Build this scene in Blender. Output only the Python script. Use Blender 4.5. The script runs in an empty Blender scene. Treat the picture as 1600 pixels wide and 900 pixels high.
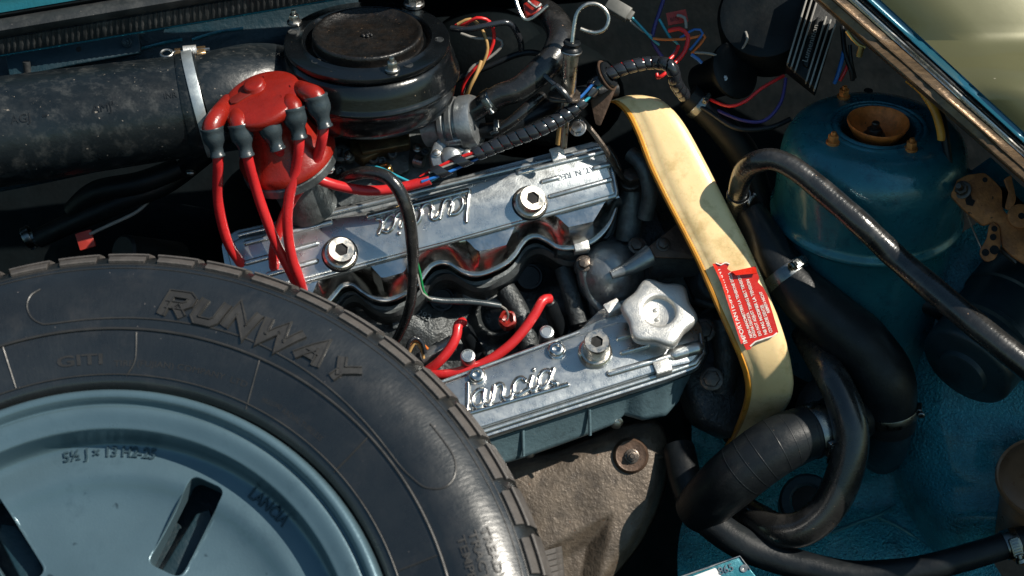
import bpy, bmesh, math, random
from mathutils import Vector as V, Matrix, noise
random.seed(7)
PI = math.pi
SC = bpy.context.scene
COL = SC.collection

# ---------------------------------------------------------------- camera, world, sun
S = 0.00048          # metres per unit
D = 2800.0           # camera distance in units
EL = math.radians(36)
AX = V((1, 0, 0)); AY = V((0, math.sin(EL), math.cos(EL))); AZ = V((0, -math.cos(EL), math.sin(EL)))
BASE = V((0, 0, 0.85))
RC = Matrix((AX, AY, AZ)).transposed()
cam_d = bpy.data.cameras.new('camera'); cam = bpy.data.objects.new('camera', cam_d); COL.objects.link(cam)
cam.matrix_world = Matrix.Translation(BASE + AZ * (D * S)) @ RC.to_4x4()
cam_d.sensor_width = 36; cam_d.lens = 36 * D / 1600.0
cam_d.clip_start = 0.05; cam_d.clip_end = 100
cam_d.dof.use_dof = True; cam_d.dof.focus_distance = (D - 60) * S; cam_d.dof.aperture_fstop = 9
SC.camera = cam
sdir = (RC @ V((0.62, 0.52, 0.58))).normalized()
SUN_EL = math.asin(sdir.z); SUN_AZ = math.atan2(sdir.x, sdir.y)
w = bpy.data.worlds.new("World"); SC.world = w; w.use_nodes = True
nt = w.node_tree; bg = nt.nodes['Background']
sky = nt.nodes.new('ShaderNodeTexSky'); sky.sky_type = 'NISHITA'; sky.sun_disc = False
sky.sun_elevation = SUN_EL; sky.sun_rotation = SUN_AZ; sky.air_density = 1.2; sky.dust_density = 1.0; sky.ozone_density = 0.9
tint = nt.nodes.new('ShaderNodeMix'); tint.data_type = 'RGBA'; tint.blend_type = 'MULTIPLY'; tint.inputs[0].default_value = 1.0; tint.inputs[7].default_value = (0.74, 1.0, 1.0, 1)
nt.links.new(sky.outputs[0], tint.inputs[6]); nt.links.new(tint.outputs[2], bg.inputs[0]); bg.inputs[1].default_value = 0.068
sl = bpy.data.lights.new('sun', 'SUN'); sl.energy = 5.0; sl.angle = math.radians(0.5); sl.color = (1, 0.93, 0.82)
so = bpy.data.objects.new('sun', sl); COL.objects.link(so); so.rotation_euler = sdir.to_track_quat('Z', 'Y').to_euler(); so.location = BASE + sdir * 3
SC.view_settings.view_transform = 'Standard'; SC.view_settings.look = 'None'
SC.view_settings.exposure = 0.4; SC.view_settings.gamma = 1.0
SC.render.engine = 'CYCLES'
SC.cycles.max_bounces = 8; SC.cycles.use_denoising = True

# ---------------------------------------------------------------- space helpers (units; x right, y up the slope, z towards the viewer's side)
UP = V((0, math.cos(EL), math.sin(EL)))      # world up
AWAY = V((0, math.sin(EL), -math.cos(EL)))
RIGHT = V((1, 0, 0))
def P(u, v, h=0.0):
    k = (D - h) / D
    return V(((u - 800) * k, (450 - v) * k, h))
def Wd(p): return BASE + RC @ (V(p) * S)
class F:
    """a working plane: origin, ex, ey, n"""
    def __init__(s, o, ex, n):
        s.o = V(o); s.n = V(n).normalized(); ex = V(ex); s.ex = (ex - s.n * ex.dot(s.n)).normalized(); s.ey = s.n.cross(s.ex)
    def to(s, a, b, c=0.0): return s.o + s.ex * a + s.ey * b + s.n * c
    def px(s, u, v, z=0.0):
        d = V((u - 800, 450 - v, -D)); e = V((0, 0, D)); oo = s.o + s.n * z
        t = (oo - e).dot(s.n) / d.dot(s.n); q = e + d * t - oo
        return (q.dot(s.ex), q.dot(s.ey))
    def at(s, u, v, z=0.0):
        a, b = s.px(u, v, z); return s.to(a, b, z)

def catmull(pts, step=8.0):
    pts = [V(p) if len(p) <= 4 else p for p in pts]
    out = []
    n = len(pts)
    for i in range(n - 1):
        p0 = pts[max(i - 1, 0)]; p1 = pts[i]; p2 = pts[i + 1]; p3 = pts[min(i + 2, n - 1)]
        m = max(2, int((p2 - p1).length / step))
        for k in range(m):
            t = k / m
            out.append(0.5 * ((2 * p1) + (p2 - p0) * t + (2 * p0 - 5 * p1 + 4 * p2 - p3) * t * t + (3 * p1 - p0 - 3 * p2 + p3) * t ** 3))
    out.append(pts[-1].copy())
    return out
def spline(pp, r=None, step=8.0):
    """pp: (u, v, h[, r]) -> points and radii"""
    q = []
    for a in pp:
        c = P(a[0], a[1], a[2]); q.append(V((c.x, c.y, c.z, a[3] if len(a) > 3 else r)))
    q = catmull(q, step)
    return [V(a[:3]) for a in q], [a[3] for a in q]

class G:
    def __init__(s): s.v = []; s.f = []
    def add(s, vs, fs):
        b = len(s.v); s.v += [V(x) for x in vs]; s.f += [tuple(b + i for i in f) for f in fs]; return s
    def grid(s, rows, closeu=False, closev=False, flip=False):
        m = len(rows[0]); n = len(rows); fs = []
        for i in range(n if closev else n - 1):
            for j in range(m if closeu else m - 1):
                a = i * m + j; b = i * m + (j + 1) % m; c = ((i + 1) % n) * m + (j + 1) % m; d = ((i + 1) % n) * m + j
                fs.append((a, d, c, b) if flip else (a, b, c, d))
        return s.add([p for r in rows for p in r], fs)
    def tube(s, pts, r, n=12, cap=True):
        if not isinstance(r, (list, tuple)): r = [r] * len(pts)
        t = (pts[1] - pts[0]).normalized()
        e = t.orthogonal().normalized(); rows = []
        for i, p in enumerate(pts):
            t2 = (pts[min(i + 1, len(pts) - 1)] - pts[max(i - 1, 0)])
            if t2.length < 1e-6: t2 = t
            t2 = t2.normalized(); e = (e - t2 * e.dot(t2))
            e = e.normalized() if e.length > 1e-6 else t2.orthogonal().normalized()
            f = t2.cross(e); t = t2
            rows.append([p + (e * math.cos(2 * PI * k / n) + f * math.sin(2 * PI * k / n)) * r[i] for k in range(n)])
        b = len(s.v); s.grid(rows, closeu=True)
        if cap:
            s.f.append(tuple(b + k for k in reversed(range(n)))); L = b + (len(rows) - 1) * n
            s.f.append(tuple(L + k for k in range(n)))
        return s
    def lathe(s, o, ax, prof, n=32, ref=None, a0=0, a1=2 * PI, cap=False, rf=None):
        o = V(o); ax = V(ax).normalized(); e = V(ref) if ref is not None else ax.orthogonal()
        e = (e - ax * e.dot(ax)).normalized(); f = ax.cross(e); full = abs(a1 - a0 - 2 * PI) < 1e-6
        m = n if full else n + 1
        rows = []
        for (r, z) in prof:
            rows.append([o + ax * z + (e * math.cos(a) + f * math.sin(a)) * (r * (rf(a, r, z) if rf else 1)) for a in [a0 + (a1 - a0) * k / n for k in range(m)]])
        b = len(s.v); s.grid(rows, closeu=full)
        if cap:
            s.f.append(tuple(b + k for k in reversed(range(m)))); L = b + (len(rows) - 1) * m; s.f.append(tuple(L + k for k in range(m)))
        return s
    def prism(s, Fr, poly, z0, z1, bv=0.0, bottom=True):
        """poly: local (a, b) outline; bevelled at the top"""
        a = sum(poly[i][0] * poly[(i + 1) % len(poly)][1] - poly[(i + 1) % len(poly)][0] * poly[i][1] for i in range(len(poly)))
        if a < 0: poly = poly[::-1]
        lv = [(0, z0), (0, z1 - bv), (bv * 0.35, z1 - bv * 0.3), (bv, z1)] if bv > 0 else [(0, z0), (0, z1)]
        rows = []
        for ins, z in lv:
            q = inset(poly, ins) if ins else poly
            rows.append([Fr.to(x, y, z) for x, y in q])
        b = len(s.v); m = len(poly); s.grid(rows, closeu=True)
        L = b + (len(rows) - 1) * m; s.f.append(tuple(L + k for k in range(m)))
        if bottom: s.f.append(tuple(b + k for k in reversed(range(m))))
        return s
    def box(s, Fr, a0, a1, b0, b1, z0, z1, bv=0.0):
        return s.prism(Fr, [(a0, b0), (a1, b0), (a1, b1), (a0, b1)], z0, z1, bv)
    def ball(s, o, r, n=12, sc=(1, 1, 1)):
        prof = [(max(math.sin(PI * k / n), 1e-3) * r, -math.cos(PI * k / n) * r) for k in range(n + 1)]
        b = len(s.v); s.lathe(o, (0, 0, 1), prof, n=n * 2)
        for i in range(b, len(s.v)):
            d = s.v[i] - V(o); s.v[i] = V(o) + V((d.x * sc[0], d.y * sc[1], d.z * sc[2]))
        return s
    def build(s, name, m, parent=None, ang=40, raw=False, root=None, label=None, kind=None, cat=None, group=None, pivot=None):
        me = bpy.data.meshes.new(name)
        rt = parent
        while rt is not None and rt.parent is not None: rt = rt.parent
        if raw:
            off = V((0, 0, 0)); vs = [tuple(v * S) for v in s.v]
        else:
            wv = [Wd(v) for v in s.v]
            if rt is not None: off = rt.location.copy()
            else:
                off = sum(wv, V((0, 0, 0))) / len(wv); off.z = min(v.z for v in wv)
            vs = [tuple(v - off) for v in wv]
        me.from_pydata(vs, [], s.f); me.validate()
        bm = bmesh.new(); bm.from_mesh(me)
        bmesh.ops.recalc_face_normals(bm, faces=bm.faces)
        for fc in bm.faces: fc.smooth = True
        ca = math.radians(ang)
        for ed in bm.edges:
            if len(ed.link_faces) == 2:
                if ed.calc_face_angle(0) > ca: ed.smooth = False
            else: ed.smooth = False
        bm.to_mesh(me); bm.free()
        if m is not None: me.materials.append(m)
        o = bpy.data.objects.new(name, me); COL.objects.link(o)
        if parent is not None: o.parent = parent
        elif not raw: o.location = off
        if label: o['label'] = label
        if kind: o['kind'] = kind
        if cat: o['category'] = cat
        if group: o['group'] = group
        return o
def inset(poly, d):
    n = len(poly); out = []
    for i in range(n):
        p0 = V(poly[i - 1]).to_2d() if False else V((poly[i - 1][0], poly[i - 1][1])); p1 = V((poly[i][0], poly[i][1])); p2 = V((poly[(i + 1) % n][0], poly[(i + 1) % n][1]))
        d1 = (p1 - p0); d2 = (p2 - p1)
        d1 = d1.normalized() if d1.length > 1e-9 else V((1, 0)); d2 = d2.normalized() if d2.length > 1e-9 else d1
        n1 = V((-d1.y, d1.x)); n2 = V((-d2.y, d2.x)); m = n1 + n2
        if m.length < 1e-6: m = n1
        m = m.normalized(); c = max(m.dot(n1), 0.35); q = p1 + m * (d / c); out.append((q.x, q.y))
    return out
def thing(name, label, cat, at, group=None, kind=None):
    o = bpy.data.objects.new(name, None); COL.objects.link(o); o.location = Wd(at); o.empty_display_size = 0.02
    o['label'] = label; o['category'] = cat
    if group: o['group'] = group
    if kind: o['kind'] = kind
    return o
def rpoly(pts, r=6, k=4):
    """round polygon corners"""
    out = []; n = len(pts)
    for i in range(n):
        p0 = V(pts[i - 1]); p1 = V(pts[i]); p2 = V(pts[(i + 1) % n])
        rr = r[i] if isinstance(r, (list, tuple)) else r
        a = (p0 - p1); b = (p2 - p1); rr = min(rr, a.length * 0.45, b.length * 0.45)
        if rr < 0.05: out.append((p1.x, p1.y)); continue
        A = p1 + a.normalized() * rr; B = p1 + b.normalized() * rr
        for j in range(k + 1):
            t = j / k; q = A * (1 - t) ** 2 + p1 * 2 * t * (1 - t) + B * t * t; out.append((q.x, q.y))
    return out
def capsule(a, b, r, n=6):
    a = V(a); b = V(b); d = (b - a).normalized(); m = V((-d.y, d.x)); out = []
    for k in range(n + 1):
        t = -PI / 2 + PI * k / n; q = b + d * (r * math.cos(t)) + m * (r * math.sin(t)); out.append((q.x, q.y))
    for k in range(n + 1):
        t = PI / 2 + PI * k / n; q = a + d * (r * math.cos(t)) + m * (r * math.sin(t)); out.append((q.x, q.y))
    return out
def circ(c, r, n=24, a0=0): return [(c[0] + r * math.cos(a0 + 2 * PI * k / n), c[1] + r * math.sin(a0 + 2 * PI * k / n)) for k in range(n)]
def ridge(g, Fr, a, b, r, h, n=6):
    """a half-round raised rib lying on the plane from a to b (local)"""
    a = V(a); b = V(b)
    rows = []
    for ins, z in ((0, -1), (0.15 * r, h * 0.45), (0.4 * r, h * 0.85), (0.75 * r, h)):
        rows.append([Fr.to(x, y, z) for x, y in capsule(a, b, r - ins, n)])
    bb = len(g.v); g.grid(rows, closeu=True); m = len(rows[0]); g.f.append(tuple(bb + 3 * m + k for k in range(m)))

# ---------------------------------------------------------------- materials
def rgb(c): return (c[0], c[1], c[2], 1)
def mat(name, col, rough=0.5, metal=0.0, var=0.25, vscale=40, bump=0.0, bscale=300, speck=0.0, speckcol=(0.35, 0.3, 0.25), spscale=500, grime=None, grimeamt=0.5, grscale=60, coat=0.0, rvar=0.15, spec=0.5, stretch=None, bdet=3, sub=0.0, aniso=0.0, bd=0.001):
    m = bpy.data.materials.new(name); m.use_nodes = True; n = m.node_tree.nodes; l = m.node_tree.links
    b = n['Principled BSDF']; tc = n.new('ShaderNodeTexCoord'); src = tc.outputs['Object']
    if stretch:
        mp = n.new('ShaderNodeMapping'); mp.inputs['Scale'].default_value = stretch; mp.inputs['Rotation'].default_value = (0, 0, 0.3); l.new(src, mp.inputs[0]); src = mp.outputs[0]
    def nz(sc, det=4, ro=0.6):
        t = n.new('ShaderNodeTexNoise'); t.inputs['Scale'].default_value = sc; t.inputs['Detail'].default_value = det; t.inputs['Roughness'].default_value = ro; l.new(src, t.inputs['Vector']); return t.outputs['Fac']
    def ramp(fac, a, c, va=0, vc=1):
        r = n.new('ShaderNodeMapRange'); r.inputs[1].default_value = a; r.inputs[2].default_value = c; r.inputs[3].default_value = va; r.inputs[4].default_value = vc; l.new(fac, r.inputs[0]); return r.outputs[0]
    def mix(f, a, c):
        x = n.new('ShaderNodeMix'); x.data_type = 'RGBA'; 
        if hasattr(f, 'links') or not isinstance(f, float): l.new(f, x.inputs[0])
        else: x.inputs[0].default_value = f
        for s_, i in ((a, 6), (c, 7)):
            if isinstance(s_, tuple): x.inputs[i].default_value = rgb(s_)
            else: l.new(s_, x.inputs[i])
        return x.outputs[2]
    v1 = nz(vscale)
    c = mix(ramp(v1, 0.3, 0.7), tuple(x * (1 - var) for x in col), tuple(min(1, x * (1 + var)) for x in col))
    if grime:
        c = mix(ramp(nz(grscale, 8, 0.7), 0.62 - 0.25 * grimeamt, 0.72), c, grime)
    if speck > 0:
        sp = nz(spscale, 2, 0.5); c = mix(ramp(sp, 0.80 - 0.1 * speck, 0.83 - 0.08 * speck), c, speckcol)
    l.new(c, b.inputs['Base Color'])
    v2 = nz(vscale * 2.3, 6, 0.7); l.new(ramp(v2, 0.3, 0.7, max(0.02, rough - rvar), min(1, rough + rvar)), b.inputs['Roughness'])
    b.inputs['Metallic'].default_value = metal; b.inputs['Specular IOR Level'].default_value = spec
    b.inputs['Coat Weight'].default_value = coat; b.inputs['Coat Roughness'].default_value = 0.12
    if sub: b.inputs['Subsurface Weight'].default_value = sub; b.inputs['Subsurface Scale'].default_value = 0.004
    if aniso: b.inputs['Anisotropic'].default_value = aniso
    bf = nz(bscale, bdet, 0.6); bp = n.new('ShaderNodeBump'); bp.inputs['Strength'].default_value = bump if bump else 0.06
    bp.inputs['Distance'].default_value = bd; l.new(bf, bp.inputs['Height']); l.new(bp.outputs[0], b.inputs['Normal'])
    return m
M = {}
M['filter'] = mat('black_gloss_paint', (0.0035, 0.0045, 0.0055), 0.22, 0, 0.3, 30, 0.10, 500, 0.5, (0.22, 0.17, 0.12), 520, coat=0.25, rvar=0.1)
M['dish'] = mat('rust_freckled_black_paint', (0.006, 0.006, 0.006), 0.36, 0, 0.4, 60, 0.5, 450, 0.9, (0.12, 0.08, 0.05), 420, grime=(0.016, 0.011, 0.008), grimeamt=0.7, grscale=90)
M['duct'] = mat('dusty_black_plastic', (0.007, 0.010, 0.012), 0.34, 0, 0.4, 18, 0.3, 160, 0.85, (0.2, 0.17, 0.14), 300, grime=(0.042, 0.044, 0.043), grimeamt=0.45, grscale=90, stretch=(1, 1.6, 1))
M['rubber'] = mat('black_rubber_hose', (0.008, 0.010, 0.012), 0.40, 0, 0.35, 25, 0.18, 500, 0.45, (0.16, 0.11, 0.08), 420, grime=(0.014, 0.017, 0.018), grimeamt=0.4, grscale=50, spec=0.32)
M['rubber_shiny'] = mat('shiny_rubber_hose', (0.016, 0.016, 0.016), 0.27, 0, 0.3, 30, 0.2, 700, 0.6, (0.28, 0.18, 0.12), 480, coat=0.5, grime=(0.045, 0.042, 0.04), grimeamt=0.4, grscale=70)
M['dark'] = mat('dark_plastic', (0.005, 0.007, 0.008), 0.45, 0, 0.4, 30, 0.2, 300, spec=0.25)
M['boot'] = mat('grey_rubber_boot', (0.026, 0.036, 0.042), 0.33, 0, 0.25, 60, 0.15, 600, 0.3, (0.2, 0.2, 0.2), 700)
M['redplastic'] = mat('red_moulded_plastic', (0.23, 0.012, 0.006), 0.32, 0, 0.18, 60, 0.2, 700, 0.35, (0.16, 0.05, 0.03), 600, grime=(0.18, 0.013, 0.008), grimeamt=0.35, grscale=80)
M['redwire'] = mat('red_silicone_lead', (0.50, 0.020, 0.022), 0.33, 0, 0.12, 50, 0.08, 500, 0.35, (0.15, 0.02, 0.02), 420, coat=0.15)
M['cover'] = mat('brushed_aluminium_cover', (0.50, 0.525, 0.53), 0.31, 0.9, 0.08, 60, 0.12, 900, 0.35, (0.3, 0.27, 0.24), 500, grime=(0.36, 0.37, 0.37), grimeamt=0.3, grscale=50, rvar=0.08)
M['polish'] = mat('polished_steel', (0.60, 0.59, 0.57), 0.2, 1.0, 0.12, 60, 0.08, 400, 0.2, (0.1, 0.08, 0.06), 500, rvar=0.06, grime=(0.3, 0.28, 0.25), grimeamt=0.3)
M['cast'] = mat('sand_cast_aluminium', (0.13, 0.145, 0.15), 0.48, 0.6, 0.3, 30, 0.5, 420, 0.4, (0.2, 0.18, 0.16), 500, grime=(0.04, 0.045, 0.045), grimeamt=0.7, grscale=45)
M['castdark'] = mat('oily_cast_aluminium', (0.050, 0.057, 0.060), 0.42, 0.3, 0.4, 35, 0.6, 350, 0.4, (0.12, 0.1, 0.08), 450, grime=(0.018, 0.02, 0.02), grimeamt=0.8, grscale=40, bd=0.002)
M['castlight'] = mat('smooth_cast_aluminium', (0.30, 0.32, 0.33), 0.38, 0.75, 0.25, 30, 0.3, 350, 0.3, (0.1, 0.09, 0.08), 500, grime=(0.1, 0.105, 0.11), grimeamt=0.5, grscale=50)
M['bluegrey'] = mat('blue_grey_casting', (0.10, 0.16, 0.185), 0.45, 0.2, 0.2, 30, 0.3, 400, 0.2, grime=(0.04, 0.06, 0.07), grimeamt=0.4)
M['brasscarb'] = mat('gold_passivated_metal', (0.18, 0.125, 0.06), 0.42, 0.8, 0.5, 50, 0.4, 350, 0.5, (0.05, 0.04, 0.03), 400, grime=(0.03, 0.025, 0.018), grimeamt=0.8, grscale=60)
M['steel'] = mat('zinc_steel', (0.42, 0.41, 0.39), 0.34, 1.0, 0.15, 60, 0.08, 400, 0.15, (0.12, 0.08, 0.05), 500)
M['boltsteel'] = mat('bare_steel_bolt', (0.60, 0.55, 0.48), 0.30, 1.0, 0.1, 60, 0.06, 300, 0.1, (0.15, 0.1, 0.06), 600)
M['boltdark'] = mat('oily_bolt', (0.11, 0.09, 0.075), 0.4, 0.8, 0.4, 90, 0.4, 400)
M['rustbolt'] = mat('rusty_bolt', (0.55, 0.19, 0.045), 0.5, 0.45, 0.6, 120, 0.6, 400, 0.5, (0.05, 0.025, 0.015), 400)
M['rust'] = mat('rusty_steel_plate', (0.52, 0.19, 0.06), 0.6, 0.3, 0.4, 60, 0.6, 300, 0.9, (0.03, 0.02, 0.015), 280, grime=(0.26, 0.09, 0.035), grimeamt=0.7, grscale=90)
M['brownplate'] = mat('brown_rusted_bracket', (0.085, 0.052, 0.035), 0.5, 0.4, 0.5, 70, 0.5, 300, 0.4, (0.03, 0.02, 0.015), 300)
M['cream'] = mat('aged_cream_plastic', (0.84, 0.62, 0.32), 0.34, 0, 0.07, 25, 0.1, 250, 0.3, (0.35, 0.2, 0.08), 420, grime=(0.46, 0.30, 0.10), grimeamt=0.5, grscale=30, coat=0.3, sub=0.08)
M['amber'] = mat('amber_plastic_edge', (0.62, 0.27, 0.035), 0.35, 0, 0.3, 40, 0.15, 300, 0.5, (0.2, 0.08, 0.02), 300, sub=0.1)
M['capalu'] = mat('bead_blasted_filler_cap', (0.62, 0.61, 0.58), 0.40, 0.7, 0.06, 60, 0.35, 900, 0.35, (0.35, 0.3, 0.25), 700)
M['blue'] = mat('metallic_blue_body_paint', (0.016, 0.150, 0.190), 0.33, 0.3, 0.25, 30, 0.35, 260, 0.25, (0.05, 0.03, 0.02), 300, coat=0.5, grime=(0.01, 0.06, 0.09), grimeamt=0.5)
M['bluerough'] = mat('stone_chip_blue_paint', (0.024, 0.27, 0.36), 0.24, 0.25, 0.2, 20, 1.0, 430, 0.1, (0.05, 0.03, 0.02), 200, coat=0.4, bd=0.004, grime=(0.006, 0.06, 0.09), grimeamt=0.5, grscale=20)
M['blueshade'] = mat('shade_darkened_blue', (0.005, 0.022, 0.032), 0.5, 0.0, 0.3, 20, 0.6, 240, 0.3, (0.03, 0.03, 0.03), 250)  # body blue darkened to carry shade in the bay and wheel slots
M['tyre'] = mat('tyre_rubber', (0.010, 0.011, 0.0115), 0.29, 0, 0.2, 20, 0.14, 380, 0.4, (0.15, 0.13, 0.12), 420, grime=(0.022, 0.021, 0.020), grimeamt=0.4, grscale=30, rvar=0.07, spec=1.0)
M['tread'] = mat('scuffed_tread_rubber', (0.075, 0.066, 0.06), 0.6, 0, 0.3, 50, 0.35, 400, 0.5, (0.03, 0.028, 0.026), 350, grime=(0.05, 0.045, 0.042), grimeamt=0.6, grscale=70)
M['letter'] = mat('moulded_tyre_lettering', (0.022, 0.021, 0.020), 0.42, 0, 0.2, 30, 0.1, 500)
M['rim'] = mat('shaded_blue_silver_wheel_paint', (0.088, 0.145, 0.175), 0.33, 0.4, 0.08, 15, 0.12, 600, 0.7, (0.035, 0.06, 0.075), 90, grime=(0.066, 0.112, 0.138), grimeamt=0.2, grscale=25, coat=0.2, rvar=0.06)  # pale blue silver darkened to stand in for shade over the wheel
M['rimletter'] = mat('wheel_stamping', (0.02, 0.045, 0.06), 0.45, 0.1, 0.1, 30, 0.1, 500)
M['beige'] = mat('weathered_cast_shield', (0.115, 0.09, 0.068), 0.5, 0.3, 0.3, 40, 0.7, 300, 0.9, (0.12, 0.06, 0.03), 240, grime=(0.05, 0.04, 0.032), grimeamt=0.7, grscale=60, bd=0.0012)
M['red_label'] = mat('glossy_red_label', (0.52, 0.020, 0.008), 0.26, 0, 0.15, 60, 0.25, 120, 0.2, (0.4, 0.25, 0.15), 300, coat=0.5)
M['white_ink'] = mat('white_ink', (0.72, 0.66, 0.60), 0.5, 0, 0.25, 300, 0.1, 300)
M['white'] = mat('white_plate', (0.75, 0.75, 0.74), 0.45, 0, 0.05, 40, 0.1, 300)
M['bronze_trim'] = mat('brown_bronze_channel', (0.16, 0.105, 0.06), 0.38, 0.55, 0.35, 50, 0.35, 260, 0.3, (0.4, 0.28, 0.18), 350, grime=(0.08, 0.06, 0.045), grimeamt=0.6, grscale=60, stretch=(1, 3, 1))
M['paintblue_ext'] = mat('gloss_body_paint', (0.02, 0.12, 0.18), 0.12, 0.4, 0.1, 10, 0.02, 200, 0.1, coat=1.0, rvar=0.03)
M['bw'] = mat('blue_wire', (0.02, 0.14, 0.45), 0.35)
M['gw'] = mat('green_wire', (0.01, 0.2, 0.06), 0.35)
M['tw'] = mat('teal_wire', (0.03, 0.3, 0.4), 0.35)
M['pw'] = mat('purple_wire', (0.04, 0.03, 0.16), 0.4)
M['yw'] = mat('tan_wire', (0.45, 0.27, 0.10), 0.4)
M['ow'] = mat('orange_wire', (0.6, 0.16, 0.03), 0.4)
M['rw'] = mat('red_wire', (0.65, 0.02, 0.02), 0.35)
M['plugw'] = mat('dirty_white_connector', (0.10, 0.10, 0.09), 0.5)
M['greyw'] = mat('grey_wire', (0.25, 0.24, 0.22), 0.4)
M['clamp'] = mat('dull_clamp_steel', (0.20, 0.21, 0.21), 0.30, 1.0, 0.3, 60, 0.1, 400)
M['canister'] = mat('matt_canister_plastic', (0.012, 0.026, 0.032), 0.40, 0, 0.3, 30, 0.1, 400)
M['deep_shade'] = mat('shade_black_panel', (0.0012, 0.0028, 0.0036), 0.8, 0, 0.4, 20, 0.5, 200, spec=0.08)  # near-black colour puts the deep bay's shade into panels and gearbox
M['seal'] = mat('worn_rubber_seal', (0.022, 0.024, 0.025), 0.5, 0, 0.3, 40, 0.3, 400, 0.6, (0.2, 0.18, 0.16), 400, grime=(0.06, 0.06, 0.058), grimeamt=0.5)
M['loomwrap'] = mat('glossy_spiral_wrap', (0.018, 0.02, 0.024), 0.2, 0, 0.2, 60, 0.1, 400, 0.3, (0.25, 0.25, 0.27), 500, coat=0.4)
M['hole'] = mat('black_cavity', (0.004, 0.004, 0.004), 0.8)

# ---------------------------------------------------------------- small-hardware helpers
def hexpoly(r, a0=0.3): return circ((0, 0), r, 6, a0)
def hexbolt(parent, c, ax, r, h, m, wr=None, name='bolt', stud=0, wm=None):
    g = G(); fr = F(c, RIGHT if abs(V(ax).normalized().x) < 0.9 else AWAY, ax)
    g.lathe(c, ax, [(0.1, 0), (wr or r * 1.35, 0), (wr or r * 1.35, h * 0.22), ((wr or r * 1.35) * 0.9, h * 0.28), (r * 0.9, h * 0.28)], 20)
    g.prism(fr, hexpoly(r, random.random()), h * 0.25, h, h * 0.14)
    if stud: g.lathe(c, ax, [(r * 0.5, h * 0.9), (r * 0.5, h + stud - 1.5), (r * 0.42, h + stud), (0.1, h + stud)], 14)
    return g.build(name, m, parent, 30)
def socketbolt(parent, c, ax, r, h, m):
    """cylindrical head with a hex socket"""
    g = G(); fr = F(c, RIGHT, ax)
    g.lathe(c, ax, [(r * 1.25, 0), (r * 1.3, 3), (r * 1.15, 6), (r, 6.5), (r, h - 3), (r * 0.93, h)], 36)
    hx = hexpoly(r * 0.52, 0.4); n = 36
    outer = circ((0, 0), r * 0.93, n)
    def hexr(a):
        rr = r * 0.52 * math.cos(PI / 6) / math.cos(((a - 0.4) % (PI / 3)) - PI / 6); return rr
    inner = [(hexr(2 * PI * k / n) * math.cos(2 * PI * k / n), hexr(2 * PI * k / n) * math.sin(2 * PI * k / n)) for k in range(n)]
    rows = [[fr.to(x, y, h) for x, y in outer], [fr.to(x, y, h - 0.3) for x, y in inner], [fr.to(x, y, h - r * 0.8) for x, y in inner], [fr.to(x * 0.05, y * 0.05, h - r * 0.95) for x, y in inner]]
    g.grid(rows, closeu=True)
    o = g.build('socket_bolt', m, parent, 30)
    g = G(); g.prism(fr, hexpoly(r * 0.515, 0.4), h - r * 0.8, h - 3.5); g.build('socket_shade', M['hole'], o)  # black insert paints the shade inside the socket
    return o
def wormclamp(c, ax, r, wdt, label, scr=0.0, m=None, group=None, head=True):
    """a worm-drive hose clamp round a hose: band, housing, screw; scr = angle of the screw from +ref"""
    m = m or M['clamp']; ax = V(ax).normalized()
    t = thing('hose_clamp', label, 'hose clamp', c, group)
    e = V((0, 0, 1)) - ax * ax.z; e = e.normalized(); f = ax.cross(e)
    g = G(); g.lathe(c, ax, [(r, -wdt / 2), (r + 1.2, -wdt / 2), (r + 1.6, -wdt / 2 + 1), (r + 1.6, wdt / 2 - 1), (r + 1.2, wdt / 2), (r, wdt / 2)], 40)
    g.build('band', m, t, 50)
    d = e * math.cos(scr) + f * math.sin(scr); tn = ax.cross(d)
    if head:
        fr = F(V(c) + d * (r + 1.2), tn, d)
        g = G(); g.prism(fr, rpoly([(-wdt * 0.7, -wdt * 0.38), (wdt * 0.6, -wdt * 0.38), (wdt * 0.6, wdt * 0.38), (-wdt * 0.7, wdt * 0.38)], 2), 0, wdt * 0.28, 1.2); g.build('housing', m, t)
        g = G()
        q = V(c) + d * (r + 1.2 + wdt * 0.25); a = q + tn * (wdt * 0.5); b = q + tn * (wdt * 0.95)
        g.tube([a, b], wdt * 0.2, 12); g.lathe(b, tn, [(wdt * 0.32, -wdt * 0.12), (wdt * 0.34, wdt * 0.12), (wdt * 0.26, wdt * 0.18), (wdt * 0.12, wdt * 0.18), (wdt * .1, wdt * .08)], 12)
        for k in range(7):
            x = -wdt * 0.75 + k * wdt * 0.22; g.box(fr, x, x + wdt * 0.07, -wdt * 0.26, wdt * 0.26, wdt * 0.2, wdt * 0.32)
        g.build('screw', m, t, 30)
    return t
def hose(name, pp, r, m, label, cat='hose', n=20, step=8, group=None):
    pts, rr = spline(pp, r, 2.2 if name == 'brake_servo_hose' else step); g = G()
    if name == 'brake_servo_hose': rr = [q + .12 * math.sin(i * 2.1) + .6 * noise.noise(pts[i] * .03) for i, q in enumerate(rr)]
    elif max(rr) > 15: rr = [q * (1 + .03 * noise.noise(pts[i] * .02)) for i, q in enumerate(rr)]
    g.tube(pts, rr, n)
    o = g.build(name, m, None, 50); o['label'] = label; o['category'] = cat
    if group: o['group'] = group
    return o, pts, rr
def wire(pp, r, m, label, group=None, name='wire', cat='wire'):
    return hose(name, pp, r, M[m], label, cat, 8, 7, group)[0]
_TXT = {}
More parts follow.
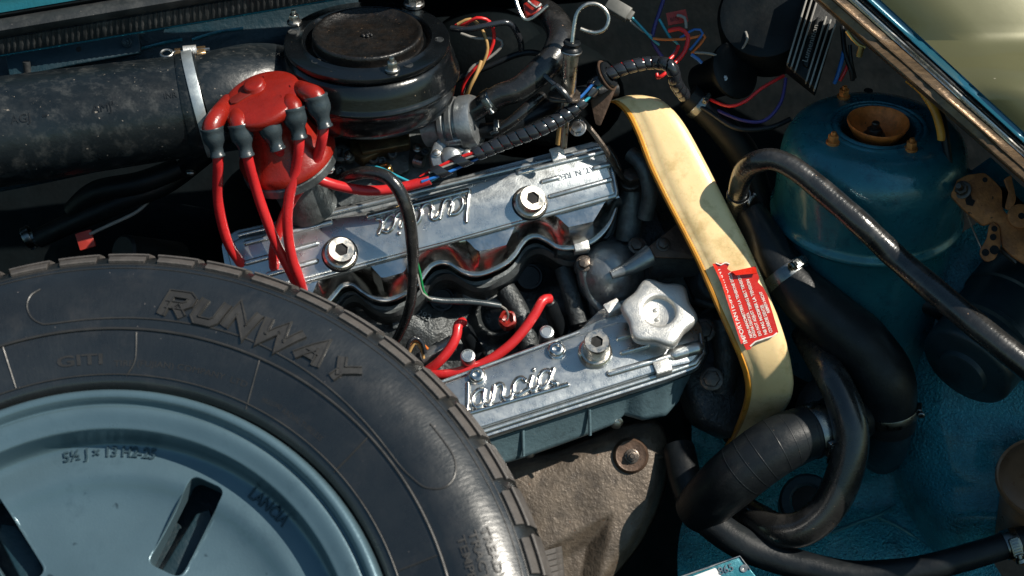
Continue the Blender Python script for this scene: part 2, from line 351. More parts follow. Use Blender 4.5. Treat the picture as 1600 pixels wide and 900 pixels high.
def text_mesh(s, size, extrude, offset=0, shear=0, bevel=0, outline=False, spacing=1.0):
    """verts (x,y,z) and faces of a flat or extruded text in units"""
    cu = bpy.data.curves.new('t', 'FONT'); cu.body = s; cu.size = size; cu.extrude = extrude; cu.offset = offset; cu.shear = shear; cu.bevel_depth = bevel; cu.space_character = spacing; cu.resolution_u = 3
    if outline: cu.fill_mode = 'NONE'
    o = bpy.data.objects.new('t', cu); COL.objects.link(o)
    dg = bpy.context.evaluated_depsgraph_get(); me = bpy.data.meshes.new_from_object(o.evaluated_get(dg))
    vs = [v.co.copy() for v in me.vertices]; fs = [tuple(p.vertices) for p in me.polygons]
    bpy.data.objects.remove(o); bpy.data.curves.remove(cu); bpy.data.meshes.remove(me)
    return vs, fs
def text_on(g, Fr, s, o, ang, size, z, ex=0.4, flipy=1, **k):
    vs, fs = text_mesh(s, size, ex, **k); ca, sa = math.cos(ang), math.sin(ang)
    g.add([Fr.to(o[0] + v.x * ca - v.y * sa, o[1] + v.x * sa + v.y * ca, z + v.z) for v in vs], fs)

# ================================================================ ENGINE BAY SHELL (setting)
def sheet(name, rows, m, ang=40, label=None):
    g = G(); g.grid(rows); return g.build(name, m, None, ang, kind='structure')
def denseplane(name, q, m, amp=4.0, nx=30, ny=30, fs=0.02):
    """a pressed sheet-metal panel between four corners (u, v, h), gently uneven"""
    c = [P(*a) for a in q]; rows = []
    nrm = (c[1] - c[0]).cross(c[3] - c[0]).normalized()
    for j in range(ny + 1):
        t = j / ny; a = c[0].lerp(c[3], t); b = c[1].lerp(c[2], t)
        rows.append([a.lerp(b, i / nx) + nrm * (amp * noise.noise(a.lerp(b, i / nx) * fs)) for i in range(nx + 1)])
    return sheet(name, rows, m)
# floor pan far below, front and rear panels, side wall
denseplane('bay_floor', [(-500, 1100, -620), (2100, 1100, -620), (2100, -300, -820), (-500, -300, -820)], M['deep_shade'], 6)
denseplane('bulkhead_wall', [(-500, 150, -420), (1500, -60, -420), (1500, -420, 60), (-500, -240, 60)], M['deep_shade'], 5)
denseplane('inner_wing_wall', [(1440, -150, -420), (2100, 420, -500), (2050, 150, 140), (1350, -330, 140)], M['deep_shade'], 5)

# ================================================================ UPPER VALVE COVER
FU = F(P(700, 340, 0), (0.966, 0.259, -0.08), (0.04, 0.24, 0.97))
uc = thing('valve_cover', 'upper silver valve cover with upside-down script lettering, in front of the air filter', 'valve cover', FU.at(700, 400, -60), 'silver valve covers')
def lp(Fr, pts, z=0): return [Fr.px(u, v, z) for u, v in pts]
g = G()
main = rpoly(lp(FU, [(352, 384), (372, 371), (560, 332), (888, 246), (938, 233), (950, 240), (963, 303), (700, 377), (560, 414), (440, 446), (372, 462)]), [8, 8, 0, 0, 14, 10, 6, 0, 0, 0, 10])
g.prism(FU, main, -30, 0, 5)
fl = rpoly(lp(FU, [(345, 380), (366, 360), (560, 316), (880, 233), (925, 221), (946, 226), (957, 242), (968, 306), (560, 421), (440, 454), (360, 470)], -12), [8, 8, 0, 0, 0, 12, 10, 5, 0, 0, 8])
g.prism(FU, fl, -26, -12, 2)
g.build('body', M['cover'], uc, 30)
g = G()
def brim(Fr, a, b, z, r): 
    g.tube([Fr.at(a[0], a[1], z), Fr.at((a[0] + b[0]) / 2, (a[1] + b[1]) / 2, z), Fr.at(b[0], b[1], z)], r, 10)
brim(FU, (372, 368), (936, 231), -8, 4); brim(FU, (440, 449), (962, 306), -8, 4)
g.tube([FU.at(u, v, -8) for u, v in [(936, 231), (948, 236), (953, 246), (963, 300), (962, 306)]], 4, 10)
g.build('edge_bead', M['cover'], uc)
g = G()
for a, b, r in [((811, 270), (945, 237), 4.5), ((848, 284), (871, 278), 4.5), ((860, 307), (954, 281), 4.5), ((929, 263), (952, 257), 4.5),
                ((385, 380), (516, 347), 5), ((385, 411), (494, 381), 5), ((420, 429), (494, 408), 5)]:
    g = G(); ridge(g, FU, FU.px(*a), FU.px(*b), r, 4.0); g.build('rib', M['cover'], uc)
g = G()
ax, ay = FU.px(940, 259); bx, by = FU.px(876, 276)
text_on(g, FU, "PAT. N. REG.", (ax - 4, ay + 3), math.atan2(by - ay, bx - ax), 13, 0, 1.2)
g.build('cast_text', M['cover'], uc, 20)

# script letters shared by both covers, in (s, t) pixels: s along the word, t up from the underline
def crop(p): return [(((x - 340) * .959 + (y - 670) * (-.284)) / 6.43, ((x - 340) * (-.284) + (y - 670) * (-.959)) / 6.43) for x, y in p]
SCRIPT = [crop([(425, 445), (370, 455), (325, 500), (308, 560), (325, 612), (365, 620), (410, 590), (432, 540)]),
          crop([(432, 440), (420, 500), (415, 550), (430, 590), (468, 598), (500, 560), (512, 500), (528, 405)]),
          crop([(512, 500), (545, 420), (580, 392), (612, 405), (618, 450), (608, 500), (625, 538), (665, 545), (705, 515), (715, 480)]),
          crop([(842, 358), (815, 332), (775, 335), (738, 372), (718, 430), (722, 480), (752, 505), (800, 485), (850, 455), (880, 440)]),
          crop([(912, 305), (895, 360), (882, 420), (900, 455), (935, 445), (965, 410)]),
          crop([(1090, 262), (1040, 255), (1000, 290), (975, 350), (975, 405), (1005, 428), (1055, 395), (1090, 330)]),
          crop([(1128, 232), (1100, 300), (1095, 350), (1115, 380), (1155, 378)]),
          [(-14, 1), (-7, 18), (2, 47)], crop([(926, 240), (928, 243)])]
def script(par, Fr, mp, endu):
    g = G()
    for st in SCRIPT + [[(-14, 1), endu]]:
        pts = catmull([V((a, b, 0)) for a, b in st], 1.5)
        q = []
        for p in pts:
            u, v = mp(p.x, p.y); q.append(Fr.at(u, v, 1.6))
        if len(q) < 2: continue
        g.tube(q, 3.2, 10); g.ball(q[0], 3.2, 6); g.ball(q[-1], 3.2, 6)
    # softened fillet where the strokes rise from the plate
    for st in SCRIPT + [[(-14, 1), endu]]:
        pts = catmull([V((a, b, 0)) for a, b in st], 1.5)
        q = [Fr.at(*mp(p.x, p.y), -2.2) for p in pts]
        if len(q) > 1: g.tube(q, 5.2, 10)
    g.build('raised_lettering', M['polish'], par, 60)
script(uc, FU, lambda s, t: (730.6 - .967 * s * 1.02 + .253 * (t - 47), 346 + .253 * s * 1.02 + .967 * (t - 47)), (146, 0))

# polished skirt with scalloped rim
def rimcurve():
    r = [(440, 492), (470, 500), (498, 488), (523, 462), (534, 449), (550, 446), (567, 458), (586, 468), (610, 469), (640, 456), (655, 442), (665, 427), (675, 416), (688, 411), (702, 413), (718, 423), (738, 430), (760, 427), (788, 414), (804, 400), (815, 383), (825, 373), (839, 370), (855, 377), (873, 388), (897, 388), (927, 377), (950, 354), (962, 325), (966, 306)]
    return [V((*FU.px(u, v, -70), 0)) for u, v in r]
rc = catmull(rimcurve(), 5)
e0 = FU.px(440, 449, -12); e1 = FU.px(964, 306, -12)
def edge_b(a): t = (a - e0[0]) / (e1[0] - e0[0]); return e0[1] + t * (e1[1] - e0[1])
tz = []
for q in ([(578, 418), (645, 398), (632, 425), (597, 435)], [(728, 377), (808, 354), (791, 383), (746, 393)], [(868, 341), (950, 317), (927, 346), (888, 355)], [(430, 460), (500, 440), (485, 466), (450, 475)]):
    tz.append([FU.px(u, v, -14) for u, v in q])
def flatw(a):
    for q in tz:
        if q[0][0] < a < q[1][0]:
            if a < q[3][0]: t = (a - q[0][0]) / (q[3][0] - q[0][0]); dep = edge_b(q[3][0]) - q[3][1]
            elif a > q[2][0]: t = (q[1][0] - a) / (q[1][0] - q[2][0]); dep = edge_b(q[2][0]) - q[2][1]
            else: t = 1; dep = edge_b(a) - (q[3][1] + (q[2][1] - q[3][1]) * (a - q[3][0]) / (q[2][0] - q[3][0]))
            return max(0, dep) * t
    return 0.0
rows = [[] for _ in range(12)]
for i, p in enumerate(rc):
    a = min(p.x, e1[0] + 2); eb = edge_b(a); fw = flatw(a); tot = max(eb - p.y, fw + 6)
    for k in range(12):
        if k == 0: b, z = eb + 2, -13
        elif k == 1: b, z = eb - max(fw, 1.5) * 0.5, -14.0
        elif k == 2: b, z = eb - max(fw, 3), -14.5
        else:
            t = (k - 2) / 9; w_ = 1 - math.cos(t * PI / 2)
            b = eb - max(fw, 3) - (tot - max(fw, 3)) * (0.55 * t + 0.45 * t * t); z = -14.5 - 50 * (0.35 * t + 0.65 * t ** 2.2)
        rows[k].append(FU.to(a + (p.x - a) * k / 11, b, z))
g = G(); g.grid(rows); g.build('scalloped_skirt', M['polish'], uc, 28)
g = G(); rp = [FU.to(p.x, p.y - 1, -64) for p in rc]; g.tube(rp, 3.6, 10)
g.grid([[FU.to(p.x, p.y, -64) for p in rc], [FU.to(p.x, p.y, -84) for p in rc]])
g.build('rolled_rim', M['polish'], uc, 50)
# side wall at the far edges down to the head
g = G()
bk = [(968, 306), (957, 242), (946, 226), (925, 221), (560, 316), (366, 360), (345, 380), (360, 470), (440, 500)]
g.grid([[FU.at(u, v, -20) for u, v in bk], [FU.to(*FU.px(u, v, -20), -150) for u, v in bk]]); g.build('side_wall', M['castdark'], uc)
nu = FU.n
for (u, v) in ((535, 390), (832, 310)):
    g = G(); c = FU.at(u - 4, v + 7, 0)
    g.lathe(c, nu, [(29, -1), (28, 1.2), (25, 2.2), (24.5, 5), (22, 5.2), (22, 2)], 32); g.build('washer', M['rubber'], uc)
    socketbolt(uc, FU.at(u - 4, v + 7, 2), nu + V((0.16, 0.06, 0)), 21, 24, M['boltsteel'])
def clip(par, Fr, u, v, z, ang, w_=28, l=30, fold=10):
    o = Fr.px(u, v, z); f2 = F(Fr.to(o[0], o[1], z), Fr.ex * math.cos(ang) + Fr.ey * math.sin(ang), Fr.n)
    g = G(); g.prism(f2, rpoly([(-w_ / 2, -l / 2), (w_ / 2, -l / 2), (w_ / 2, l / 2), (-w_ / 2, l / 2)], 2), 0, 4, 1)
    g.prism(f2, rpoly([(-w_ / 2, -l / 2 - 1), (w_ / 2, -l / 2 - 1), (w_ / 2, -l / 2 + 4), (-w_ / 2, -l / 2 + 4)], 1), -fold * 2, 3, 1)
    g.build('retaining_clip', M['capalu'], par)
clip(uc, FU, 871, 241, 2, 0.02, 22, 22); clip(uc, FU, 908, 381, -60, -0.1, 24, 22)

# ================================================================ LOWER VALVE COVER
FL = F(P(930, 590, 10), (0.955, 0.296, 0.02), (0.02, 0.42, 0.9))
lc = thing('valve_cover', 'lower silver valve cover with upright script lettering, under the filler cap', 'valve cover', FL.at(900, 640, -60), 'silver valve covers')
g = G()
main = rpoly(lp(FL, [(600, 632), (700, 596), (905, 522), (960, 503), (1075, 497), (1090, 520), (1096, 548), (1082, 566), (1040, 576), (800, 652), (600, 716)]), [0, 0, 6, 10, 14, 8, 14, 10, 0, 0, 0])
g.prism(FL, main, -30, 0, 4)
fl = rpoly(lp(FL, [(600, 640), (905, 514), (935, 500), (975, 488), (1080, 488), (1097, 510), (1104, 548), (1092, 574), (1045, 592), (800, 670), (600, 734)], -14), [0, 6, 6, 6, 14, 10, 14, 12, 0, 0, 0])
g.prism(FL, fl, -28, -14, 3)
g.build('body', M['cover'], lc, 30)
g = G()
g.tube([FL.at(u, v, -10) for u, v in [(620, 719), (800, 660), (1042, 583), (1086, 568), (1099, 552), (1094, 522)]], 4, 10)
g.tube([FL.at(u, v, -4) for u, v in [(620, 624), (700, 593), (905, 519)]], 3, 10)
g.build('edge_bead', M['cover'], lc)
g = G()
for a, b, r in [((952, 584), (1050, 556), 6), ((966, 530), (985, 524), 4), ((972, 552), (1012, 540), 4.5)]:
    g = G(); ridge(g, FL, FL.px(*a), FL.px(*b), r, 5); g.build('rib', M['cover'], lc)
g = G(); ridge(g, FL, FL.px(1054, 553), FL.px(1088, 543), 12, 9)
g.build('rib', M['cover'], lc)
g = G()
g.grid([[FL.at(u, v, -30) for u, v in [(600, 700 + 38), (800, 674), (1045, 596), (1094, 578), (1106, 550), (1100, 512), (1080, 488), (905, 510)]], [FL.at(u, v, -36) for u, v in [(600, 702 + 38), (800, 676), (1045, 598), (1095, 580), (1108, 551), (1102, 512), (1080, 486), (905, 508)]]])
g.build('gasket', M['hole'], lc)
def mapL(s, t): return (690 + (340 + (s * .959 - t * .284) * 6.43) / 6.43, 540 + (670 + (-s * .284 - t * .959) * 6.43) / 6.43)
script(lc, FL, mapL, (151, 0))
nl = FL.n
socketbolt(lc, FL.at(930, 550, 4), nl, 20, 42, M['boltsteel'])
g = G(); g.lathe(FL.at(930, 552, 0), nl, [(28, -1), (25, 4), (23, 10), (20, 10)], 32); g.build('washer', M['cover'], lc)
for (u, v) in ((869, 548), (745, 588)):
    g = G(); c = FL.at(u, v, 0)
    g.lathe(c, nl, [(15.5, -1), (14.5, 2), (12.5, 3), (13, 6), (12, 9), (10, 10.5), (6.5, 10.5), (5.5, 9), (5.5, 5), (0.1, 4)], 28); g.build('stud_cap', M['polish'], lc)
clip(lc, FL, 1035, 573, 3, 0.05, 26, 20, 8)
for (u, v) in ((854, 521), (731, 558)):
    g = G(); c = FL.at(u, v, -22)
    g.lathe(c, nl, [(12, -30), (12, 4), (11, 7), (8, 8), (7.4, 7), (0.1, 7)], 24); g.build('plug_button', M['cover'], lc)
# polished corner plate with clip behind the filler cap
g = G(); q = lp(FL, [(905, 514), (935, 484), (985, 462), (1010, 480), (985, 492), (915, 518)], -18); g.prism(FL, rpoly(q, 5), -40, -18, 3); g.build('shoulder', M['polish'], lc)
clip(lc, FL, 957, 479, -8, 0.25, 26, 18)
# rubber-painted cam box
cb = thing('cam_box', 'blue-grey cast cam box below the lower valve cover', 'cam box', FL.at(950, 700, -100))
top = [(700, 710), (790, 678), (817, 670), (860, 656), (890, 647), (920, 637), (960, 624), (985, 616), (1005, 610), (1040, 599), (1062, 592), (1080, 585)]
bot = [(700, 760), (790, 724), (817, 716), (860, 701), (890, 690), (920, 679), (958, 664), (975, 649), (1004, 657), (1040, 650), (1060, 628), (1072, 600)]
def densify(p, k=5): return [(p[i][0] + (p[i + 1][0] - p[i][0]) * j / k, p[i][1] + (p[i + 1][1] - p[i][1]) * j / k) for i in range(len(p) - 1) for j in range(k)] + [p[-1]]
g = G(); T = densify(top); B = densify(bot)
rows = []
for t, dz in ((0, -34), (0.06, -40), (0.85, -70), (0.96, -76), (1.0, -86), (0.96, -140)):
    rows.append([FL.at(a[0] + (b[0] - a[0]) * t, a[1] + (b[1] - a[1]) * t, dz) for a, b in zip(T, B)])
g.grid(rows); g.build('casting', M['bluegrey'], cb)
g = G()
for u, v in ((817, 672), (921, 640)):
    g = G(); g.tube([FL.at(u, v, -38), FL.at(u + 1, v + 40, -66)], 2.6, 8); g.build('rib', M['bluegrey'], cb)
for u, v in ((826, 706), (963, 660)): hexbolt(cb, FL.at(u, v, -84), (0, -.4, .9), 8, 9, M['steel'])

# ---------------------------------------------------------------- oil filler cap
FCp = F(FL.at(1036, 500, 0), (0.955, 0.296, 0), (-0.02, 0.44, 0.9))
fc = thing('oil_filler_cap', 'six-lobed silver oil filler cap with two dots in its recessed centre', 'filler cap', FCp.to(0, 0, 0))
nc = FCp.n
cc = FCp.at(1030, 487, 42)
f7 = F(cc, (0.955, 0.296, 0), nc)
def lobe(a, r, z): return 1 - (0.155 * (0.5 - 0.5 * math.cos(6 * (a - 0.575))) ** 0.8 * min(1, (r - 30) / 16) if r > 30 else 0)
g = G()
g.lathe(cc, nc, [(52, -26), (56, -24), (59, -17), (61, -6), (60, -1), (57, 2.5), (53, 4), (32, 4.4), (27.5, 4), (26, 2.5), (25.5, -9), (24, -10), (0.1, -10)], 112, ref=f7.ex, rf=lobe)
g.build('knob', M['capalu'], fc, 50)
g = G(); g.lathe(cc, nc, [(44, -26), (40, -27), (38, -48), (44, -50), (46, -54)], 40); g.build('neck', M['polish'], fc)
for a, b in ((-3, 8), (-5, -8)):
    g = G(); g.ball(f7.to(a, b, -9.5), 3.6, 8, (1, 1, 1)); g.build('dot', M['capalu'], fc)

# ================================================================ CYLINDER HEAD between the covers
FH = F(P(720, 500, -150), (0.96, 0.28, 0), (0.05, 0.30, 0.95))
hd = thing('cylinder_head', 'oily grey cast cylinder head between the two valve covers', 'cylinder head', FH.at(720, 560, -60))
feats = [  # u, v, radius, height, kind
    (700, 545, 60, 12, 'g'), (775, 500, 40, 26, 'ring'), (600, 500, 60, 20, 'g'), (880, 470, 38, 22, 'g'), (660, 500, 50, 16, 'g'), (930, 500, 40, 22, 'g'), (840, 560, 50, 22, 'g'), (730, 430, 30, 30, 'g'), (560, 470, 40, 26, 'g'), (985, 440, 60, -30, 'g')]
lf = [(*FH.px(u, v), r, h, k) for u, v, r, h, k in feats]
def headz(a, b):
    z = 3 * noise.noise(V((a, b, 0)) * 0.03) + 1.2 * noise.noise(V((a, b, 3)) * 0.12)
    for (x, y, r, h, k) in lf:
        d = math.hypot(a - x, b - y)
        if k == 'g': z += h * math.exp(-(d / r) ** 4)
        elif k == 'ring': z += h * math.exp(-((d - r * .8) / 8) ** 2)
    return z
a0, b0 = FH.px(330, 760); a1, b1 = FH.px(1060, 330)
g = G(); NX, NY = 230, 110
g.grid([[FH.to(a0 + (a1 - a0) * i / NX, b0 + (b1 - b0) * j / NY, headz(a0 + (a1 - a0) * i / NX, b0 + (b1 - b0) * j / NY)) for i in range(NX + 1)] for j in range(NY + 1)])
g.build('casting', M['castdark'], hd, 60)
# machined ledge that follows the scallops
g = G()
lo = [FU.to(p.x + 2, p.y - 13 - 3 * math.sin(i * .4), -96) for i, p in enumerate(rc)]; hi = [FU.to(p.x, p.y + 4, -84) for p in rc]; lo2 = [FU.to(p.x + 2, p.y - 19, -108) for p in rc]; lo3 = [FU.to(p.x + 2, p.y - 20, -160) for p in rc]
g.grid([[FU.to(p.x + 1, p.y - 3, -100) for p in rc], [FU.to(p.x + 1, p.y - 9, -100) for p in rc], lo, lo2]); g.build('ledge', M['cast'], hd, 30)
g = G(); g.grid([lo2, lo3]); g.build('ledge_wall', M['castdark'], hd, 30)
for (u, v, r, dz) in ((826, 434, 20, 16), (690, 468, 19, 8), (1000, 470, 20, 10)):
    c = FH.at(u, v, 14); g = G()
    g.lathe(c, (0.1, .15, 1), [(r + 3, -14), (r + 3, dz - 3), (r + 1, dz), (r - 2, dz), (r - 3, dz - 5), (1, dz - 6)], 32); g.build('core_plug', M['rubber'], hd)
for (u, v, u2, v2) in ((872, 400, 905, 392), (735, 465, 765, 458), (770, 470, 790, 466), (625, 505, 600, 500)):
    g = G(); fr = F(FH.at(u, v, 26), (0.95, .26, 0), (0, .2, 1)); g.prism(fr, rpoly([(-14, -8), (16, -8), (12, 10), (-12, 10)], 3), -26, 8, 2); g.build('lug', M['cast'], hd)
g = G()
for pp, r in (([(790, 452, -120), (812, 490, -112), (828, 545, -110)], 17), ([(880, 420, -118), (892, 460, -106), (905, 505, -104)], 15), ([(915, 430, -118), (925, 470, -108), (935, 500, -104)], 9), ([(560, 500, -130), (600, 490, -126), (660, 500, -128)], 10)):
    pts, rr = spline(pp, r, 6); g = G(); g.tube(pts, rr, 14); g.build('cast_rib', M['castdark'], hd)
g = G(); o = FH.px(642, 488, 30); text_on(g, FH, "8283", (o[0], o[1]), -0.75, 17, headz(*FH.px(650, 500)) + .6, 1.2); g.build('cast_number', M['cast'], hd, 20)
# spark plug boots in the valley
for k, (a, b, lab) in enumerate((((857, 470, -66), (876, 522, -130), 'black spark plug boot at the upper end of the long red lead'), ((722, 507, -70), (748, 560, -130), 'black spark plug boot at the end of the short red lead beside the tyre'))):
    t = thing('spark_plug_boot', lab, 'plug boot', P(*b), 'spark plug boots')
    A, Bq = P(*a), P(*b); g = G(); L = (Bq - A); g.lathe(A, L, [(0.1, 0), (8, 0), (10, 2), (10.5, 8), (12.5, 14), (13.5, L.length * .6), (15, L.length * .9), (14, L.length)], 24); g.build('boot', M['rubber'], t)
    g = G(); g.lathe(Bq, -L, [(19, -4), (19, 6), (14, 9)], 6); g.build('plug_hex', M['cast'], t)
# coolant outlet housing
wo = thing('coolant_outlet_housing', 'domed cast coolant outlet housing left of the brown bracket', 'coolant housing', P(950, 440, -100))
g = G(); c = P(952, 424, -95); axd = V((-.15, .35, .92))
g.lathe(c, axd, [(56, -30), (55, -6), (50, 10), (42, 26), (30, 38), (16, 45), (0.1, 47)], 40)
g.build('dome', M['castlight'], wo, 60)
g = G(); g.tube([P(955, 430, -40), P(985, 418, -44), P(1018, 398, -50)], [7, 12, 18], 12); g.tube([P(955, 432, -44), P(1012, 388, -46)], [3.5, 6], 8)
g.build('rib', M['castlight'], wo, 60)
g = G(); fr = F(P(960, 430, -110), (1, .2, 0), (-.1, .3, .95)); 
g.prism(fr, rpoly([(-60, 40), (-36, 46), (0, 70), (46, 62), (60, 40), (80, 30), (70, -20), (20, -60), (-30, -70), (-50, -40)], 12), -20, 0, 4); g.build('flange', M['cast'], wo)
g = G(); g.tube([P(914, 418, -76), P(916, 440, -80), P(925, 466, -88), P(945, 490, -92)], [13, 11, 8, 7], 14); g.build('flange_arm', M['castlight'], wo, 60)
for u, v in ((913, 412), (995, 384)): 
    g = G(); g.lathe(P(u, v + 4, -90), UP * .4 + V((0, 0, 1)), [(17, -10), (16, 10), (14, 14), (3, 14)], 24); g.build('boss', M['cast'], wo)
    hexbolt(wo, P(u, v, -66), UP * .5 + V((0, 0, 1)), 10, 10, M['boltdark'])
g = G(); g.tube([P(852 + 16, 392, -90), P(905, 396, -100), P(940, 388, -110), P(975, 378, -120)], [12, 14, 16, 14], 12); g.build('pipe', M['castdark'], wo)
# brown bracket
bb = thing('steel_bracket', 'brown rusted triangular bracket bolted behind the cream belt cover', 'bracket', P(1060, 400, -60))
g = G(); fr = F(P(1060, 382, -30), (1, 0, -.05), (0.05, .25, .95)); g.prism(fr, rpoly(lp(fr, [(1015, 384), (1060, 348), (1075, 340), (1110, 405), (1024, 402)]), 3), -5, 0, 1.5); g.build('plate', M['brownplate'], bb)
g = G(); g.grid([[P(1015, 384, -32), P(1024, 402, -28), P(1110, 405, -28)], [P(1010, 396, -80), P(1016, 436, -80), P(1115, 430, -80)]]); g.build('web', M['cast'], bb)
hexbolt(bb, P(1036, 382, -28), fr.n, 8.5, 8, M['boltdark'])

# ================================================================ AIR FILTER HOUSING
fo = P(573, 52, 70)
af = thing('air_filter_housing', 'round black air filter housing with a dished lid and three nuts', 'air filter', fo - UP * 126)
g = G()
g.lathe(fo, UP, [(83, -16), (92, -15.5), (95, -12), (97, -7), (99.5, -5.4), (103, -7.6), (107, -8.8), (122, -9), (126, -10.5), (127, -14), (126, -18), (116, -20)], 96, ref=RIGHT); g.build('lid', M['filter'], af, 50)
g = G()
g.lathe(fo + RIGHT * 1, UP, [(0.5, -5), (14, -5.5), (40, -6), (64, -5), (73, -2), (78, 2), (81.5, 3.4), (84, 1.5), (84.5, -3), (83, -8), (83, -15), (86, -16)], 96, ref=RIGHT); g.build('dish', M['dish'], af, 60)
g = G(); random.seed(3)
for k in range(9): a = random.random() * 6; r = random.random() * 8; g.ball(fo - UP * 4 + RIGHT * r * math.cos(a) + AWAY * r * math.sin(a), 2.5 + random.random() * 1.6, 5)
g.build('torn_rivet', M['dish'], af)
g = G()
g.lathe(fo, UP, [(114, -20), (124, -23), (129, -30), (134, -44), (136, -58), (137.5, -62), (140, -64), (140.5, -68), (138, -71), (135, -74), (134.5, -84), (132, -102), (124, -114), (108, -122), (60, -126), (1, -126)], 112, ref=RIGHT); g.build('bowl', M['filter'], af, 55)
g = G()
for u, v in ((457, 50), (494, 96), (686, 62), (638, 102), (555, -20)):
    c = F(fo - UP * 9, RIGHT, UP).at(u, v); g = G(); g.lathe(c, UP, [(7.5, -.5), (7.2, 1), (6.2, 1.2), (5.6, .3), (0.1, .3)], 20); g.build('spot_weld', M['seal'], af)
for u, v, s_ in ((460, 36, 1), (613, 110, 1), (647, 8, 1.45)):
    c = F(fo - UP * 8, RIGHT, UP).at(u, v); hexbolt(af, c, UP, 8.0 * s_, 15 * s_, M['steel'], 11.5 * s_, name='nut', stud=7)
# snout joining the duct
g = G(); pts, rr = spline([(318, 159, 50, 72), (360, 148, 42, 72), (410, 138, 20, 70), (470, 140, -20, 62), (520, 150, -50, 50)], None, 8); g.tube(pts, rr, 40); g.build('snout', M['duct'], af, 60)

# ================================================================ INTAKE DUCT
dk = thing('air_intake_duct', 'fat dusty black intake duct running in from the left edge', 'air duct', P(100, 280, 0))
g = G(); pts, rr = spline([(-420, 262, 130, 88), (-200, 236, 110, 86), (0, 206, 88, 83), (180, 181, 70, 80), (296, 165, 56, 78), (318, 161, 54, 79)], None, 14)
g.tube(pts, rr, 56); g.build('tube', M['duct'], dk, 60)
dend = pts[-1]; dax = (pts[-1] - pts[-6]).normalized()
g = G(); g.lathe(dend, dax, [(79, -30), (80.5, -28), (80.5, -2), (78, 1), (72, 2)], 56); g.build('cuff', M['duct'], dk, 50)
g = G()
mark = F(P(70, 182, 168), (0.99, 0.13, 0.0), (0, .1, 1))
dax0 = V((0.99, .13, -.05)).normalized()
def duct_mark(g, u, v, s, size):
    # moulded marks laid over the round surface of the duct
    vs, fs = text_mesh(s, size, 0.5)
    best = min(range(len(pts)), key=lambda i: abs((pts[i].x / (D - pts[i].z) * D + 800) - u))
    c = pts[best]; r = rr[best]; ax = (pts[min(best + 1, len(pts) - 1)] - pts[max(best - 1, 0)]).normalized()
    e = (V((0, 0, 1)) - ax * ax.z).normalized(); f = e.cross(ax) * -1
    f = ax.cross(e) * -1
    cy = (450 - v) * (D - c.z - r) / D; ph = math.asin(max(-.95, min(.95, (cy - c.y) / r)))
    out = []
    up = -ax.cross(e) * -1
    up = e.cross(ax)
    if up.y < 0: up = -up
    for q in vs:
        a = ph + q.y / r; out.append(c + ax * q.x + (e * math.cos(a) + up * math.sin(a)) * (r + 0.4 + q.z))
    g.add(out, fs)
for a_ in ((35, 195, 'AGJ', 18), (73, 185, '66', 8), (150, 178, 'AMJ', 18), (188, 166, '03', 8), (262, 156, 'INR', 12)): g = G(); duct_mark(g, *a_); g.build('moulded_mark', M['rubber'], dk, 20)
# strap clamp with cotter pin
hc = thing('strap_clamp', 'flat steel strap clamp with a cotter pin on the intake duct', 'clamp', dend)
cax = (dax + V((0.0, 0.08, 0))).normalized(); cpos = dend - dax * 6
g = G(); g.lathe(cpos, cax, [(81, -8), (83, -8), (83.4, -7), (83.4, 7), (83, 8), (81, 8)], 64); g.build('strap', mat('galvanised_strap', (0.42, 0.46, 0.47), 0.42, 0.7, 0.1, 60, 0.15), hc, 50)
bc = P(296, 92, 62)
g = G(); fr = F(bc, dax, V((0, .8, .6)))
g.box(fr, -22, -8, -8, 14, -6, 14, 3); g.box(fr, 12, 26, -8, 14, -6, 14, 3); g.build('saddle', mat('brass_saddle', (0.45, 0.30, 0.16), 0.35, 0.9, 0.3, 100), hc)
g = G(); g.tube([fr.to(-8, 4, 11), fr.to(12, 4, 11)], 9, 18); g.build('barrel', M['capalu'], hc)
g = G(); lo = [fr.to(-20, 4, 11)] + [fr.to(-33 - 9 * math.cos(a), 4 + 6 * math.sin(a) * 1.2, 11 + 2 * math.sin(a)) for a in [PI - 0.1 - (2 * PI - .2) * k / 20 for k in range(21)]] + [fr.to(-20, 5, 11)]
g.tube(catmull(lo, 2), 2.2, 8); g.tube([fr.to(-22, 4, 11), fr.to(32, 4, 11)], 3.2, 8); g.build('cotter_pin', M['steel'], hc)

# ================================================================ DISTRIBUTOR
ds = thing('distributor', 'red distributor cap with five grey-booted leads, right of the intake duct', 'distributor', P(450, 330, -40))
dax2 = V((-0.26, 0.68, 0.68)).normalized(); dc = P(405, 152, 150)
FD = F(dc, (0.97, 0.22, 0), dax2)
g = G()
g.lathe(dc, dax2, [(0.5, 3), (30, 3), (50, 1.6), (58, 0), (61.5, -3), (62, -9), (60, -16), (50, -24), (46, -34), (47, -60), (60, -84), (70, -104), (75, -108), (75, -120), (70, -121)], 72, ref=FD.ex, rf=lambda a, r, z: 1 + 0.03 * math.cos(a - 0.5))
g.build('cap', M['redplastic'], ds, 55)
g = G(); c = FD.at(399, 137, 2); fr = F(c, FD.ex, FD.n); g.lathe(c, dax2, [(20, -1), (17, 1), (16.5, 7), (15, 9.5), (12, 10.5), (0.1, 10.8)], 36); g.build('centre_boss', M['redplastic'], ds, 60)
g = G(); g.prism(F(FD.at(378, 152, 3), (0.97, 0.22, 0), FD.n), capsule((-10, -2), (14, 8), 9, 8), -1, 2.4, 0.3); g.build('recess_shade', mat('red_recess_shade', (0.16, 0.012, 0.006), 0.5), ds)  # darker red patch painted for the shadow beside the boss
g = G()
def on(u, v, s, size, an=0.2): o = FD.px(u, v, 3); text_on(g, FD, s, o, an, size, 2.2, 0.9)
